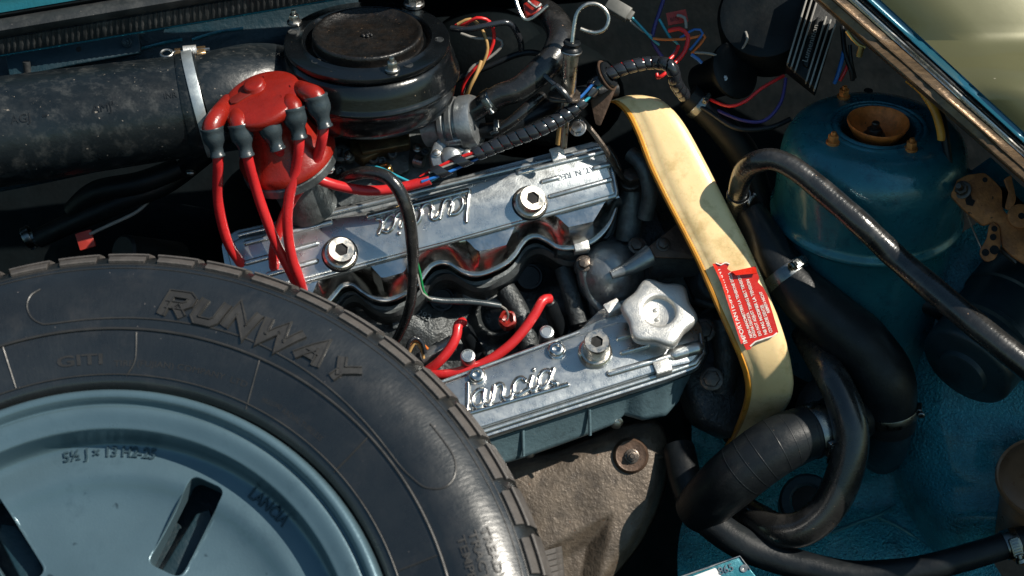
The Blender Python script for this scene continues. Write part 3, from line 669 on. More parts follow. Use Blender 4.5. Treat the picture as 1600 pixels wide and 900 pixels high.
for a_ in ((386, 135, 'MARELLI', 8, 0.3), (398, 160, 'S83', 7, -1.2), (404, 168, 'AIV', 7, 0.2), (352, 166, '2', 7), (368, 172, '4', 8), (438, 152, '3', 8), (452, 136, '1', 8)): g = G(); on(*a_); g.build('moulded_mark', M['redplastic'], ds, 20)
g = G(); fr = F(P(500, 250, 70), (0.9, .3, 0), (.35, .2, .9)); g.prism(fr, rpoly(lp(fr, [(476, 225), (495, 180), (512, 215), (526, 228), (523, 255), (505, 275), (470, 290), (462, 262)]), 5), -30, 2, 3); g.build('side_bracket', M['redplastic'], ds)
g = G(); g.lathe(dc, dax2, [(70, -122), (74, -125), (74, -138), (62, -146), (44, -150), (42, -230)], 48); g.build('body', M['cast'], ds)
g = G(); fr = F(P(500, 285, 40), (1, 0, 0), (0, .2, .95)); g.prism(fr, rpoly(lp(fr, [(478, 268), (500, 262), (514, 285), (490, 312), (480, 300)]), 3), -30, 0, 3); g.build('clip', M['castlight'], ds)
hexbolt(ds, P(514, 264, 60), (.6, .1, .8), 6, 10, M['steel'])
towers = [((352, 168), (331, 200), (340, 240), 19), ((372, 176), (374, 194), (385, 240), 19.5), ((411, 180), (417, 186), (433, 230), 20), ((450, 150), (458, 168), (467, 212), 20.5), ((466, 140), (493, 150), (507, 195), 20)]
for i, (a, b, e, r) in enumerate(towers):
    A = P(a[0], a[1], 132); Bq = P(b[0], b[1], 172); E_ = P(e[0], e[1], 160)
    g = G(); mid = (A + Bq) / 2 + V((0, 0, 10))
    d0 = (E_ - Bq).normalized(); q = catmull([A - (mid - A) * .5, A, mid if i in (0, 4) else (A + Bq) / 2 + V((0, 0, 4)), Bq, Bq + d0 * 12], 4)
    g.tube(q, [14 + 1.0 * k / len(q) for k in range(len(q))], 20); g.ball(A, 14.5, 8); dq = (Bq - A); g.build('tower', M['redplastic'], ds, 60)
    d = E_ - Bq; L = d.length; g = G()
    g.lathe(Bq, d, [(r * .7, -1), (r * .88, -1), (r * .93, 1), (r * .86, 4), (r * .88, L * .25), (r * .88, L * .4), (r * .82, L * .52), (r * .62, L * .68), (r * .53, L * .8), (r * .53, L), (r * .6, L + 1), (r * .6, L + 4), (r * .4, L + 4)], 28)
    g.build('lead_boot', M['boot'], ds, 55)

# leads (each cable is one thing)
LR = 8.0
def lead(pp, label): hose('spark_plug_lead', pp, LR, M['redwire'], label, 'plug lead', 16, 5, 'red plug leads')
lead([(339, 230, 160), (340, 236, 154), (341, 255, 146), (340, 300, 110), (345, 340, 85), (358, 382, 55), (384, 425, 15), (400, 470, -30)], 'leftmost red lead, from the first boot down behind the tyre')
lead([(384, 232, 160), (389, 255, 148), (400, 295, 120), (416, 342, 95), (434, 385, 70), (462, 440, 35), (480, 480, -20)], 'second red lead from the left, curving down behind the tyre')
lead([(467, 205, 160), (467, 232, 150), (461, 268, 128), (452, 307, 112), (449, 350, 95), (455, 398, 70), (469, 440, 40), (480, 480, -20)], 'straight red lead from the fourth boot, crossing over its neighbour')
lead([(506, 188, 150), (504, 212, 146), (496, 245, 118), (478, 282, 98), (458, 310, 84), (442, 342, 68), (430, 380, 50), (428, 415, 30), (440, 460, -20)], 'red lead from the fifth boot, passing under its neighbour')
lead([(430, 224, 146), (440, 240, 132), (458, 258, 96), (482, 270, 80), (505, 283, 70), (540, 293, 64), (575, 298, 62), (610, 296, 60), (640, 290, 60), (672, 281, 64)], 'red coil lead running right into the spiral wrap')
lead([(859, 467, -56), (848, 470, -46), (835, 492, -40), (815, 520, -36), (790, 545, -34), (755, 568, -34), (715, 582, -36), (680, 586, -44), (640, 585, -70)], 'long red lead curving across the corner of the lower valve cover')
lead([(724, 503, -62), (716, 508, -52), (713, 525, -46), (703, 545, -44), (685, 566, -46), (660, 585, -60), (640, 600, -80)], 'short red lead beside the tyre ending in a black boot')

# ================================================================ CARBURETTOR
ca = thing('carburettor', 'brass-coloured carburettor under the black air filter', 'carburettor', P(620, 290, -150))
def blk(name, m, poly, h, th, r=4, bv=2.5, n=(0, .35, .94)):
    g = G(); fr = F(P(poly[0][0], poly[0][1], h + 35), (1, 0, 0), n); g.prism(fr, rpoly(lp(fr, poly), r), -th, 0, bv); return g.build(name, m, ca)
blk('float_bowl', M['cast'], [(500, 215), (700, 205), (720, 300), (520, 330)], -100, 80)
blk('top_flange', M['brasscarb'], [(560, 226), (565, 240), (640, 226), (641, 214), (630, 208), (560, 216)], -50, 20)
blk('base_flange', M['brasscarb'], [(545, 218), (640, 206), (636, 222), (566, 250), (548, 236)], -62, 30)
blk('jet_block', M['cast'], [(575, 240), (640, 226), (640, 265), (600, 285), (570, 270)], -78, 30)
g = G()
for u, v, r in ((584, 248, 9), (597, 252, 7), (613, 241, 8), (653, 252, 9), (575, 262, 6), (545, 242, 12), (532, 268, 9), (664, 238, 7), (532, 240, 14)):
    c = P(u, v, -34); g.lathe(c, (0.1, .2, 1), [(r, -10), (r, 4), (r * .8, 6), (r * .55, 6), (r * .5, 0), (0.1, -1)], 20)
g.build('boss', M['cast'], ca)
for u, v in ((652, 231), (655, 252), (543, 243), (690, 262), (712, 225)): hexbolt(ca, P(u, v, -30), (0.1, .3, .9), 5.5, 7, M['boltsteel'], name='screw')
g = G(); g.tube([P(648, 250, -32), P(662, 254, -28)], 9, 14); g.tube([P(610, 258, -36), P(606, 272, -32)], 4, 10); g.tube(spline([(500, 290, -50), (520, 300, -40), (560, 296, -40), (610, 282, -44)], 5)[0], 5, 8); g.build('linkage', M['steel'], ca)
g = G(); g.tube(spline([(590, 262, -24), (604, 256, -20), (612, 268, -20), (606, 280, -24)], 2.4)[0], 3.0, 8); g.ball(P(607, 264, -18), 6, 6); g.build('brass_jet', mat('bright_brass', (0.6, 0.38, 0.14), 0.3, 1, .2), ca)
# automatic choke drum
ck = thing('choke_housing', 'round pale metal choke housing right of the air filter', 'choke', P(725, 235, -60))
cx = V((0.86, 0.10, 0.30)); c = P(694, 196, 0)
g = G(); g.lathe(c, cx, [(30, -30), (32, -4), (36, 0), (39, 2), (40, 9), (37, 11), (37, 14), (41, 16), (42, 24), (38, 26), (38, 30), (42, 32), (42, 48), (39, 55), (30, 58), (0.1, 59)], 56); g.build('drum', M['castlight'], ck, 40)
g = G(); g.tube([P(676, 205, 0), P(704, 222, 28), P(722, 218, 34)], 8, 14); g.build('arm', M['castlight'], ck)
g = G(); fr = F(P(705, 240, 26), (.9, -.2, 0), (.1, .1, .97)); g.prism(fr, rpoly(lp(fr, [(676, 226), (690, 208), (700, 218), (735, 236), (733, 246), (718, 250), (700, 268), (676, 262), (671, 244)]), 5), -26, 0, 3); g.build('cover_plate', M['castlight'], ck)
g = G(); g.ball(P(705, 246, 24), 18, 10, (1, 1.1, .6)); g.build('vacuum_dome', M['castlight'], ck)
for u, v in ((682, 240), (730, 240)): hexbolt(ck, P(u, v, 28), (0, .2, 1), 5, 6, M['boltsteel'], name='screw')

# ================================================================ SPIRAL-WRAPPED LOOM
lm = thing('wiring_loom', 'wiring loom in glossy black spiral wrap above the upper valve cover', 'wiring loom', P(800, 240, 40))
lpx = [(655, 284, 62), (680, 272, 64), (712, 256, 66), (745, 240, 68), (790, 222, 70), (840, 203, 72), (880, 182, 62), (910, 158, 56), (930, 133, 54), (952, 116, 52), (985, 104, 52), (1020, 98, 50), (1048, 104, 70), (1056, 130, 50), (1070, 150, 20)]
pts, rr = spline(lpx, 9.0, 3)
g = G(); g.tube(pts, 6.2, 12); g.build('core', M['dark'], lm)
import bisect
cum = [0]
for i in range(1, len(pts)): cum.append(cum[-1] + (pts[i] - pts[i - 1]).length)
def along(s):
    s = max(0, min(cum[-1] - .01, s)); i = bisect.bisect(cum, s) - 1; t = (s - cum[i]) / (cum[i + 1] - cum[i]); p = pts[i].lerp(pts[i + 1], t); d = (pts[min(i + 2, len(pts) - 1)] - pts[max(i - 1, 0)]).normalized(); return p, d
def strand(off, ph, pitch, r, s0, s1, name, m):
    g = G(); q = []
    s = s0
    while s < s1:
        p, d = along(s); e = (V((0, 0, 1)) - d * d.z).normalized(); f = d.cross(e); a = ph + s / pitch
        q.append(p + (e * math.cos(a) + f * math.sin(a)) * off); s += 4
    g.tube(q, r, 8); g.build(name, m, lm)
strand(7.6, 0.2, 55, 2.3, 4, 330, 'blue_strand', M['bw']); strand(7.6, 2.0, 60, 2.3, 4, 330, 'teal_strand', M['tw']); strand(7.2, 4.0, 50, 2.8, 4, 420, 'red_strand', M['rw']); strand(7.6, 5.2, 70, 1.8, 20, 200, 'white_strand', M['greyw'])
def wrapseg(s0, s1, pitch, wd, rad=10.6):
    g = G(); n = 22; s = s0; rows = []
    while s < s1:
        a = 2 * PI * s / pitch; row = []
        for (ds_, dr) in ((-wd / 2, -1.2), (-wd / 2, 0.6), (-wd * .3, 1.3), (wd * .3, 1.3), (wd / 2, .6), (wd / 2, -1.2)):
            p, d = along(s + ds_); e = (V((0, 0, 1)) - d * d.z).normalized(); f = d.cross(e)
            row.append(p + (e * math.cos(a) + f * math.sin(a)) * (rad + dr))
        rows.append(row); s += pitch / n
    g.grid(rows); g.build('spiral_wrap', M['loomwrap'], lm, 50)
wrapseg(22, 92, 36, 16); wrapseg(92, 278, 14.5, 12.6); wrapseg(300, 322, 20, 15); wrapseg(336, 520, 15, 13.4, 9.4)
# grommet tab at the bend
gt = thing('loom_bracket', 'flat steel bracket with a rubber grommet holding the loom', 'bracket', P(935, 200, 40))
g = G(); c = P(948, 118, 52); axg = V((0.80, 0.38, 0.42)).normalized()
g.lathe(c, axg, [(12, -5), (21, -6), (22, -3), (19, -1.5), (19, 1.5), (22, 3), (21, 6), (12, 5), (12, -5)], 40); g.build('grommet', M['rubber'], gt)
g = G(); g.lathe(c, axg, [(20, -1.2), (25, -1.2), (25.5, 0), (25, 1.2), (20, 1.2)], 40, a0=0, a1=2 * PI); 
fr = F(P(930, 160, 30), (.8, .1, .2), (-.1, -.2, .95)); g.prism(fr, rpoly(lp(fr, [(922, 156), (950, 142), (960, 122), (966, 130), (938, 198), (930, 194)]), 4), -3, 0, 1); g.build('tab', M['brownplate'], gt)
hexbolt(gt, P(903, 200, 10), (-.2, .2, .95), 10, 9, M['steel'])
g = G(); g.tube(spline([(905, 182, 6), (925, 205, 0), (945, 232, -10), (962, 262, -30), (972, 278, -50)], 4)[0], 4.5, 8); g.build('stay', M['boltdark'], gt)

# ================================================================ DIPSTICK
dp = thing('dipstick', 'steel dipstick with an open ring handle standing in its tube', 'dipstick', P(876, 220, 10))
g = G(); hp = [(894, 66, 118), (897, 40, 122), (902, 20, 124), (914, 8, 125), (930, 6, 125), (944, 14, 124), (951, 28, 122), (946, 44, 121), (932, 51, 120), (918, 49, 120), (907, 45, 120)]
p_, r_ = spline(hp, 3.4, 3); g.tube(p_, r_, 12); g.build('ring_handle', M['boltsteel'], dp, 60)
g = G(); A = P(894, 64, 116); Bq = P(887, 148, 70); dd = Bq - A; L = dd.length
g.lathe(A, dd, [(0.1, 0), (12, 0), (13.5, 3), (12, 6), (12, 9), (15, 12), (16, 15), (15, 18), (12, 20)], 30); g.build('seal_cap', M['rubber'], dp)
g = G(); g.lathe(A, dd, [(15.5, 14), (16.6, 16), (15.5, 18.5)], 30); g.build('ring', M['steel'], dp)
g = G(); g.lathe(A, dd, [(11.5, 18), (12, 22), (11.5, L * .92), (9, L), (5.5, L + 4), (5.5, L + 90)], 30); g.build('tube', M['boltsteel'], dp)
g = G(); fr = F(P(882, 148, 66), (.95, .1, .1), (0, .75, .6)); g.prism(fr, rpoly([(-24, -16), (20, -18), (26, 0), (18, 22), (-6, 24), (-26, 10)], 10), -4, 0, 1.2); g.build('tab', M['boltdark'], dp)
g = G(); g.tube(spline([(851, 118, 76), (862, 128, 82), (874, 140, 88), (892, 158, 84)], 4)[0], 4, 8); g.tube(spline([(862, 140, 84), (870, 134, 90), (884, 148, 92), (890, 158, 86)], 5)[0], 4.5, 8); g.build('cable_tie', M['loomwrap'], dp)

# ================================================================ CREAM BELT COVER
rowsC = [((950, 160), (976, 150), 4), ((955, 157), (988, 148), 22), ((966, 160), (1012, 149), 42), ((982, 176), (1038, 158), 60), ((998, 208), (1068, 190), 78), ((1017, 258), (1102, 250), 94), ((1042, 310), (1136, 318), 104),
         ((1068, 360), (1165, 374), 112), ((1093, 410), (1188, 424), 116), ((1118, 468), (1211, 480), 116), ((1143, 524), (1229, 532), 110), ((1161, 566), (1238, 572), 98), ((1170, 600), (1241, 604), 80), ((1167, 632), (1232, 634), 54), ((1154, 668), (1205, 664), 22), ((1136, 700), (1166, 690), -12)]
bc_ = thing('timing_belt_cover', 'cream plastic timing belt cover with amber edges and a torn red sticker', 'belt cover', P(1180, 700, -40))
def rs(rows, k=5):
    vals = [V((a[0], a[1], h)) for a, b, h in rows]; v2 = [V((b[0], b[1], h)) for a, b, h in rows]
    out = []
    n = len(rows)
    for i in range(n - 1):
        for j in range(k):
            t = j / k; r = []
            for q in (vals, v2):
                p0 = q[max(i - 1, 0)]; p1 = q[i]; p2 = q[i + 1]; p3 = q[min(i + 2, n - 1)]
                r.append(0.5 * ((2 * p1) + (p2 - p0) * t + (2 * p0 - 5 * p1 + 4 * p2 - p3) * t * t + (3 * p1 - p0 - 3 * p2 + p3) * t ** 3))
            out.append(r)
    out.append([vals[-1], v2[-1]]); return out
rowsC = [(a, b, h * 0.5 - 14) for a, b, h in rowsC]
for i_, h_ in ((11, 30), (12, 8), (13, -34), (14, -90), (15, -150)): rowsC[i_] = (rowsC[i_][0], rowsC[i_][1], h_)
RC_ = rs(rowsC)
g = G(); rows = []
for a, b in RC_:
    A = P(a.x, a.y, a.z); Bq = P(b.x, b.y, b.z); d = (Bq - A); L = d.length; d.normalize(); Z = V((0, 0, 1))
    rows.append([A + d * 4 + Z * -0.5, A + d * 8 + Z * 1.2, A + d * 15 + Z * 1.0, A + d * 16.5 + Z * 2.2, A + d * (L * .4) + Z * 3.2, A + d * (L * .7) + Z * 3.4, A + d * (L - 8) + Z * 2.6, A + d * (L - 2) + Z * -1.5, Bq + Z * -8, Bq + d * 3 + Z * -60, Bq + d * 3 + Z * -110])
g.grid(rows); g.build('shell', M['cream'], bc_, 50)
g = G(); rows = []
for a, b in RC_:
    A = P(a.x, a.y, a.z); Bq = P(b.x, b.y, b.z); d = (Bq - A).normalized(); Z = V((0, 0, 1))
    rows.append([A + d * 5 + Z * -1, A + d * 2 + Z * 1.4, A - d * 2 + Z * .4, A - d * 3.5 + Z * -4, A - d * 3.0 + Z * -22, A + d * 1 + Z * -22, A + d * 3 + Z * -6])
g.grid(rows); g.build('edge_flange', M['amber'], bc_, 50)
g = G(); rows = []
for a, b in RC_:
    A = P(a.x, a.y, a.z); Bq = P(b.x, b.y, b.z); d = (Bq - A).normalized(); Z = V((0, 0, 1)); rows.append([A + d * 14 + Z * -20, Bq + Z * -20])
g.grid(rows); g.build('inner_face', M['amber'], bc_, 50)
st = thing('warning_sticker', 'torn glossy red sticker with white capitals, stuck on the cream belt cover', 'sticker', P(1166, 540, 44))
FS = F(P(1166, 482, 49.5), (0.93, -0.08, -0.02), (0.045, 0.02, 1.0))
outl = [(1118, 412), (1128, 411), (1139, 413), (1136, 420), (1143, 425), (1150, 427), (1182, 423), (1186, 434), (1184, 441), (1192, 449), (1199, 462), (1216, 519), (1209, 524), (1190, 529), (1176, 538), (1172, 546), (1166, 547), (1160, 535), (1148, 500), (1132, 458), (1122, 432)]
def edge_wave(poly):
    o = []
    for i in range(len(poly)):
        a = V(poly[i]); b = V(poly[(i + 1) % len(poly)])
        for k in range(4): o.append(tuple(a.lerp(b, k / 4)))
    return o
g = G()
poly = lp(FS, edge_wave(outl)); zs = [FS.to(x, y, 1.6 + .3 * noise.noise(V((x, y, 0)) * .06)) for x, y in poly]
cen = V((sum(x for x, y in poly) / len(poly), sum(y for x, y in poly) / len(poly)))
g.add(zs + [FS.to(x, y, -1.5) for x, y in poly], [tuple(range(len(poly)))] + [(i, (i + 1) % len(poly), (i + 1) % len(poly) + len(poly), i + len(poly)) for i in range(len(poly))]); g.build('label_film', M['red_label'], st, 60)
g = G(); fr = F(P(1162, 424, 55), (0.96, .1, .1), (0, .6, .8)); g.prism(fr, lp(fr, [(1143, 424), (1181, 416), (1183, 427), (1150, 430)]), -1, 0); g.grid([[FS.at(1118, 412, 2), FS.at(1132, 440, 2), FS.at(1162, 535, 2)], [FS.at(1113, 412, 6), FS.at(1127, 442, 5), FS.at(1158, 538, 3)]]); g.build('curled_edge', M['red_label'], st, 60)
g = G(); g.tube([FS.at(u, v, 1.5) for u, v in [(1172, 541), (1180, 534), (1195, 529), (1208, 525), (1214, 520)]], 1.3, 6); g.tube([FS.at(u, v, 3) for u, v in [(1118, 411), (1126, 414), (1134, 410), (1140, 413)]], 1.1, 6)
for tx, a0_, a1_, sz in (("IMPORTANTE-IMPORTANT", (1168, 536), (1124, 418), 9), ("NON MANOMETTERE LA TENSIONE DELLA", (1176, 527), (1141, 425), 6.3), ("CINGHIA DENTATA", (1182, 527), (1170, 488), 6.6), ("DO NOT ADJUST TIMING BELT TENSION", (1190, 524), (1156, 430), 6.6), ("NE PAS MODIFIER LA TENSION", (1199, 522), (1170, 436), 6.8), ("COURROIE DENTEE", (1207, 519), (1192, 476), 7), ("RIEMEN NICHT", (1203, 488), (1190, 455), 6.4)):
    a = FS.px(*a0_, 1.5); b = FS.px(*a1_, 1.5); vs, fs = text_mesh(tx, sz, 0.12, .12); W_ = max(v.x for v in vs); L = math.hypot(b[0] - a[0], b[1] - a[1]); an = math.atan2(b[1] - a[1], b[0] - a[0]); s_ = L / W_
    q = []
    for v in vs:
        x = a[0] + v.x * s_ * math.cos(an) - v.y * math.sin(an); y = a[1] + v.x * s_ * math.sin(an) + v.y * math.cos(an); q.append(FS.to(x, y, 2.35 + v.z))
    g.add(q, fs)
g.build('lettering', M['white_ink'], st, 20)
# engine front: pulleys and bolts by the belt cover
ef = thing('engine_front_casting', 'dark engine casting behind the left edge of the cream belt cover', 'engine casting', P(1080, 640, -160))
g = G(); fr = F(P(1090, 540, -120), (.95, .2, 0), (.1, .1, .98)); g.prism(fr, rpoly(lp(fr, [(1070, 500), (1130, 470), (1175, 520), (1200, 620), (1150, 690), (1090, 660), (1070, 600)]), 20), -80, 0, 14); g.build('casting', M['castdark'], ef, 50)
g = G(); g.tube([P(1090, 470, -100), P(1110, 476, -80), P(1140, 474, -90)], 8, 10); g.tube([P(1128, 500, -96), P(1136, 560, -92), P(1130, 610, -110)], 20, 14); g.lathe(P(1120, 440, -80), (0.3, .2, 1), [(34, -30), (34, 0), (30, 5), (20, 6), (18, -6), (1, -7)], 32); g.build('boss', M['castdark'], ef, 60)
hexbolt(ef, P(1100, 516, -70), (-.15, .15, .97), 14, 13, M['boltdark']); hexbolt(ef, P(1112, 592, -70), (-.15, .1, .97), 14, 13, M['boltdark'])
g = G(); fr = F(P(975, 330, -130), (.95, .2, 0), (.1, .1, .98)); g.prism(fr, rpoly(lp(fr, [(965, 285), (1000, 250), (1060, 330), (1100, 480), (1060, 480), (985, 420), (960, 380)]), 20), -80, 0, 14); g.build('upper_casting', M['castdark'], ef, 50)
g = G(); g.tube([P(986, 296, -84), P(985, 330, -96), P(982, 372, -110)], [16, 19, 22], 20); g.tube(spline([(985, 240, -60), (1005, 260, -50), (1015, 300, -60), (1008, 340, -80)], 12)[0], 13, 14); g.build('stud_column', M['cast'], ef)
hexbolt(ef, P(985, 284, -70), UP + V((0, -.1, .5)), 15, 22, M['boltdark'], 19)
g = G(); g.tube(spline([(948, 228, -50), (962, 250, -54), (972, 275, -60), (985, 280, -64)], 4)[0], 4.2, 10); g.build('pipe', M['boltdark'], ef)
for u, v in ((1042, 250), (1075, 320), (1098, 395)): pass

# ================================================================ STRUT TOWER
so_ = P(1372, 196, 30)
tw = thing('strut_tower', 'blue domed suspension strut tower with a rusty cup and bolts on top', 'strut tower', so_ - UP * 230)
g = G()
g.lathe(so_, UP, [(58, -30), (58, -4), (60, -1), (63, 1.5), (66, 2), (68, 0), (70, -1), (72, 1), (75, 1.5), (78, -1), (82, -2.5), (100, -3), (118, -8), (132, -18), (141, -34), (145, -54), (146, -70), (147, -100), (148, -140), (149, -150), (153, -153), (153, -160), (147, -163), (143, -172), (140, -200), (138, -420)], 128, ref=RIGHT)
g.build('dome', M['blue'], tw, 60)
g = G(); g.lathe(so_, UP, [(58, -30), (0.1, -32)], 48); g.build('dark_recess', M['hole'], tw)
g = G(); g.lathe(so_, UP, [(8, -19), (20, -19), (26, -17), (34, -10), (42, 0), (45, 7), (47, 8), (48, 5), (45, -2), (38, -14), (30, -22), (8, -24)], 64, ref=RIGHT, rf=lambda a, r, z: 1 + (0.02 * math.sin(3 * a) if r > 40 else 0)); g.build('rusty_cup', mat('orange_rust_cup', (0.72, 0.19, 0.035), 0.5, 0.2, 0.35, 70, 0.5, 300, 0.7, (0.06, 0.03, 0.015), 260, grime=(0.25, 0.08, 0.03), grimeamt=0.5, grscale=80), tw, 60)
hexbolt(tw, so_ - UP * 19 + RIGHT * -4, UP, 12.5, 14, M['boltdark'], 17, name='centre_nut', stud=11)
fr = F(so_ - UP * 3, RIGHT, UP)
for u, v in ((1318, 152), (1301, 224), (1423, 234)):
    hexbolt(tw, fr.at(u, v), UP, 8.5, 15, M['rustbolt'], 10.5, name='stud_nut', stud=5)
g = G()
for u, v in ((1357, 141), (1284, 192), (1449, 213)):
    g = G(); g.lathe(fr.at(u, v), UP, [(7.5, -1), (6.8, 0.6), (6, -0.2), (0.1, -.2)], 20); g.build('drain_hole', M['hole'], tw)

# ================================================================ HOSES right side
HP = {}
def H(name, pp, r, m, label, cat='hose', **k):
    a = hose(name, pp, r, M[m], label, cat, **k); HP[label[:14]] = a; return a
def clamp_on(key, u, v, wd, label, scr, ex=0, m=None):
    o, pts, rr = HP[key]
    def pj(p): q = D / (D - p.z); return (p.x * q + 800 - u) ** 2 + (450 - p.y * q - v) ** 2
    i = min(range(2, len(pts) - 2), key=lambda i: pj(pts[i])); return wormclamp(pts[i], pts[i + 2] - pts[i - 2], rr[i] + .8 + ex, wd, label, scr, m)
H('brake_servo_hose', [(1150, 350, -60, 15), (1152, 318, -10, 15.5), (1156, 286, 40, 16), (1166, 264, 72, 17), (1185, 252, 96, 17), (1212, 250, 110, 17), (1245, 266, 120, 17), (1290, 302, 128, 18), (1345, 350, 140, 18.5), (1400, 402, 140, 19), (1470, 462, 190, 19.5), (1540, 520, 232, 19.5), (1640, 600, 252, 19.5), (1760, 690, 250, 19.5)], None, 'rubber_shiny', 'long shiny ribbed hose sweeping diagonally in front of the blue strut tower', n=28, step=6)
H('radiator_hose', [(1170, 330, -30, 26), (1190, 366, -20, 30), (1215, 410, -10, 34), (1250, 455, 0, 40), (1300, 500, 0, 45), (1345, 540, -5, 48), (1380, 590, -15, 48), (1388, 640, -40, 45), (1388, 662, -56, 44)], None, 'rubber', 'thick matt black radiator hose bending down right of the belt cover', n=36)
H('heater_hose', [(1255, 520, -60, 20), (1275, 550, -20, 23), (1300, 590, 20, 26), (1322, 640, 40, 28), (1330, 690, 40, 28.5), (1318, 745, 30, 29), (1292, 795, 15, 29), (1255, 825, 0, 29), (1215, 828, -20, 27), (1180, 810, -60, 26), (1150, 790, -120, 26)], None, 'rubber_shiny', 'scratched J-shaped black hose curling left at its lower end', n=32)
H('ribbed_elbow_hose', [(1090, 800, -60, 40), (1120, 770, -20, 44), (1160, 735, 10, 46), (1205, 702, 20, 46), (1245, 682, 15, 44), (1275, 672, 5, 41), (1305, 660, -10, 40), (1340, 650, -40, 40)], None, 'rubber', 'black ribbed elbow hose with a wide clamp below the belt cover', n=36)
H('lower_hose', [(1060, 700, -120, 26), (1075, 760, -80, 27), (1100, 805, -50, 27), (1160, 850, -30, 26), (1240, 880, -20, 24), (1330, 897, -10, 22), (1430, 890, 0, 21), (1520, 868, 10, 21), (1640, 830, 10, 21), (1800, 780, 0, 21)], None, 'rubber', 'black hose running along the bottom edge to the clamp at the lower right', n=28)
H('canister_hose', [(1330, 520, -120, 13), (1365, 490, -70, 14), (1400, 474, -50, 15), (1440, 473, -50, 15), (1478, 492, -60, 15), (1500, 520, -90, 15)], None, 'rubber', 'short black hose arching over the blue rail to the canister')
H('coolant_hose', [(1075, 150, -60, 22), (1120, 190, -70, 24), (1160, 240, -90, 26), (1180, 300, -110, 26), (1200, 360, -120, 26)], None, 'dark', 'dim black coolant hose between the belt cover and the strut tower')
H('breather_hose', [(690, 205, -10, 16), (735, 178, 30, 16), (780, 150, 52, 18), (812, 138, 60, 19), (848, 108, 58, 21), (868, 84, 48, 22), (876, 55, 24, 22), (862, 28, -10, 22), (830, 10, -60, 22)], None, 'rubber_shiny', 'grey-lit black breather hose curving up beside the dipstick', n=28)
H('vacuum_hose', [(745, 205, 10, 12), (790, 200, 30, 13), (840, 176, 30, 14), (900, 150, 0, 14), (960, 140, -40, 14)], None, 'rubber', 'black vacuum hose behind the spiral loom')
H('vacuum_pipe', [(770, 210, 30, 8), (800, 190, 44, 9), (828, 165, 46, 9), (848, 150, 30, 8)], None, 'rubber_shiny', 'short bent black pipe just left of the dipstick tube')
H('sender_cable', [(490, 340, -60, 8), (520, 290, 20, 9), (560, 271, 74, 9.5), (590, 271, 92, 9.5), (612, 282, 98, 10), (630, 310, 92, 10.5), (640, 345, 76, 10.5), (644, 380, 60, 10), (645, 400, 50, 9), (645, 440, 30, 8), (640, 480, 6, 8), (625, 520, -30, 7.5), (600, 560, -70, 7)], None, 'rubber_shiny', 'black sleeved cable looping over the upper valve cover', cat='cable', n=18)
wire([(648, 396, 50), (656, 425, 36), (662, 455, 20), (672, 468, 10)], 2.0, 'gw', 'thin green wire hanging below the black sleeved cable')
wire([(646, 400, 52), (652, 430, 38), (660, 458, 22), (676, 468, 12)], 1.8, 'greyw', 'thin pale wire hanging beside the green one')
H('sensor_cable', [(668, 466, 8, 4.5), (690, 470, 0, 5), (730, 471, -10, 5), (765, 475, -18, 5), (782, 478, -24, 4.5)], None, 'boot', 'short grey sleeved cable ending at the red sensor plug', cat='cable', n=12)
sn = thing('temperature_sender', 'small red sensor plug between the two valve covers', 'sensor', P(795, 510, -80))
g = G(); c = P(793, 498, -56); g.lathe(c, (0, .3, .95), [(14, -22), (14.5, -4), (13.5, 2), (10, 3), (8, -2), (4, -4), (.1, -4)], 24, rf=lambda a, r, z: 1 + .06 * math.cos(5 * a)); g.build('plug', M['redplastic'], sn)
g = G(); g.tube(spline([(782, 478, -24), (790, 483, -34), (794, 492, -46), (792, 500, -54)], 2)[0], 1.9, 6); g.build('pigtail', M['greyw'], sn)

def clampat(pp_idx_label): pass
clamp_on('thick matt bla', 1230, 428, 20, 'steel clamp at the upper end of the thick radiator hose', -0.6)
clamp_on('thick matt bla', 1388, 645, 16, 'steel clamp at the lower bend of the thick radiator hose', -1.3)
clamp_on('black ribbed e', 1272, 674, 24, 'wide steel clamp on the ribbed elbow hose', 0.75)
clamp_on('black hose run', 1582, 850, 22, 'steel clamp at the lower right corner on the bottom hose', 0.1)
wormclamp(P(1154, 306, 8), V((-.05, .45, .85)), 17, 12, 'small steel clamp at the bend of the shiny hose', 1.0)
clamp_on('grey-lit black', 762, 160, 14, 'bright steel clamp on the breather hose beside the choke housing', 0.2)
clamp_on('black vacuum h', 778, 202, 12, 'small steel clamp on the vacuum hose below the breather hose', -.4)
clamp_on('dim black cool', 1092, 165, 12, 'dim steel clamp on the coolant hose behind the belt cover', -.6)
for k in range(7):
    o, pts_, rr_ = HP['black ribbed e']; i = int(len(pts_) * (.36 + .055 * k)); g = G(); g.lathe(pts_[i], pts_[i + 1] - pts_[i - 1], [(rr_[i] - .5, -1.6), (rr_[i] + .35, -.5), (rr_[i] + .35, .5), (rr_[i] - .5, 1.6)], 40)
    g.build('moulded_line', M['rubber'], o)
ap = thing('radiator_pipe', 'dim blue-grey pipe stub below the clamp of the thick radiator hose', 'pipe', P(1385, 720, -160))
g = G(); g.tube(spline([(1388, 650, -50, 39), (1386, 676, -80, 37), (1382, 696, -130, 34), (1378, 706, -240, 34)], None)[0], 38, 32); g.build('stub', M['blueshade'], ap)
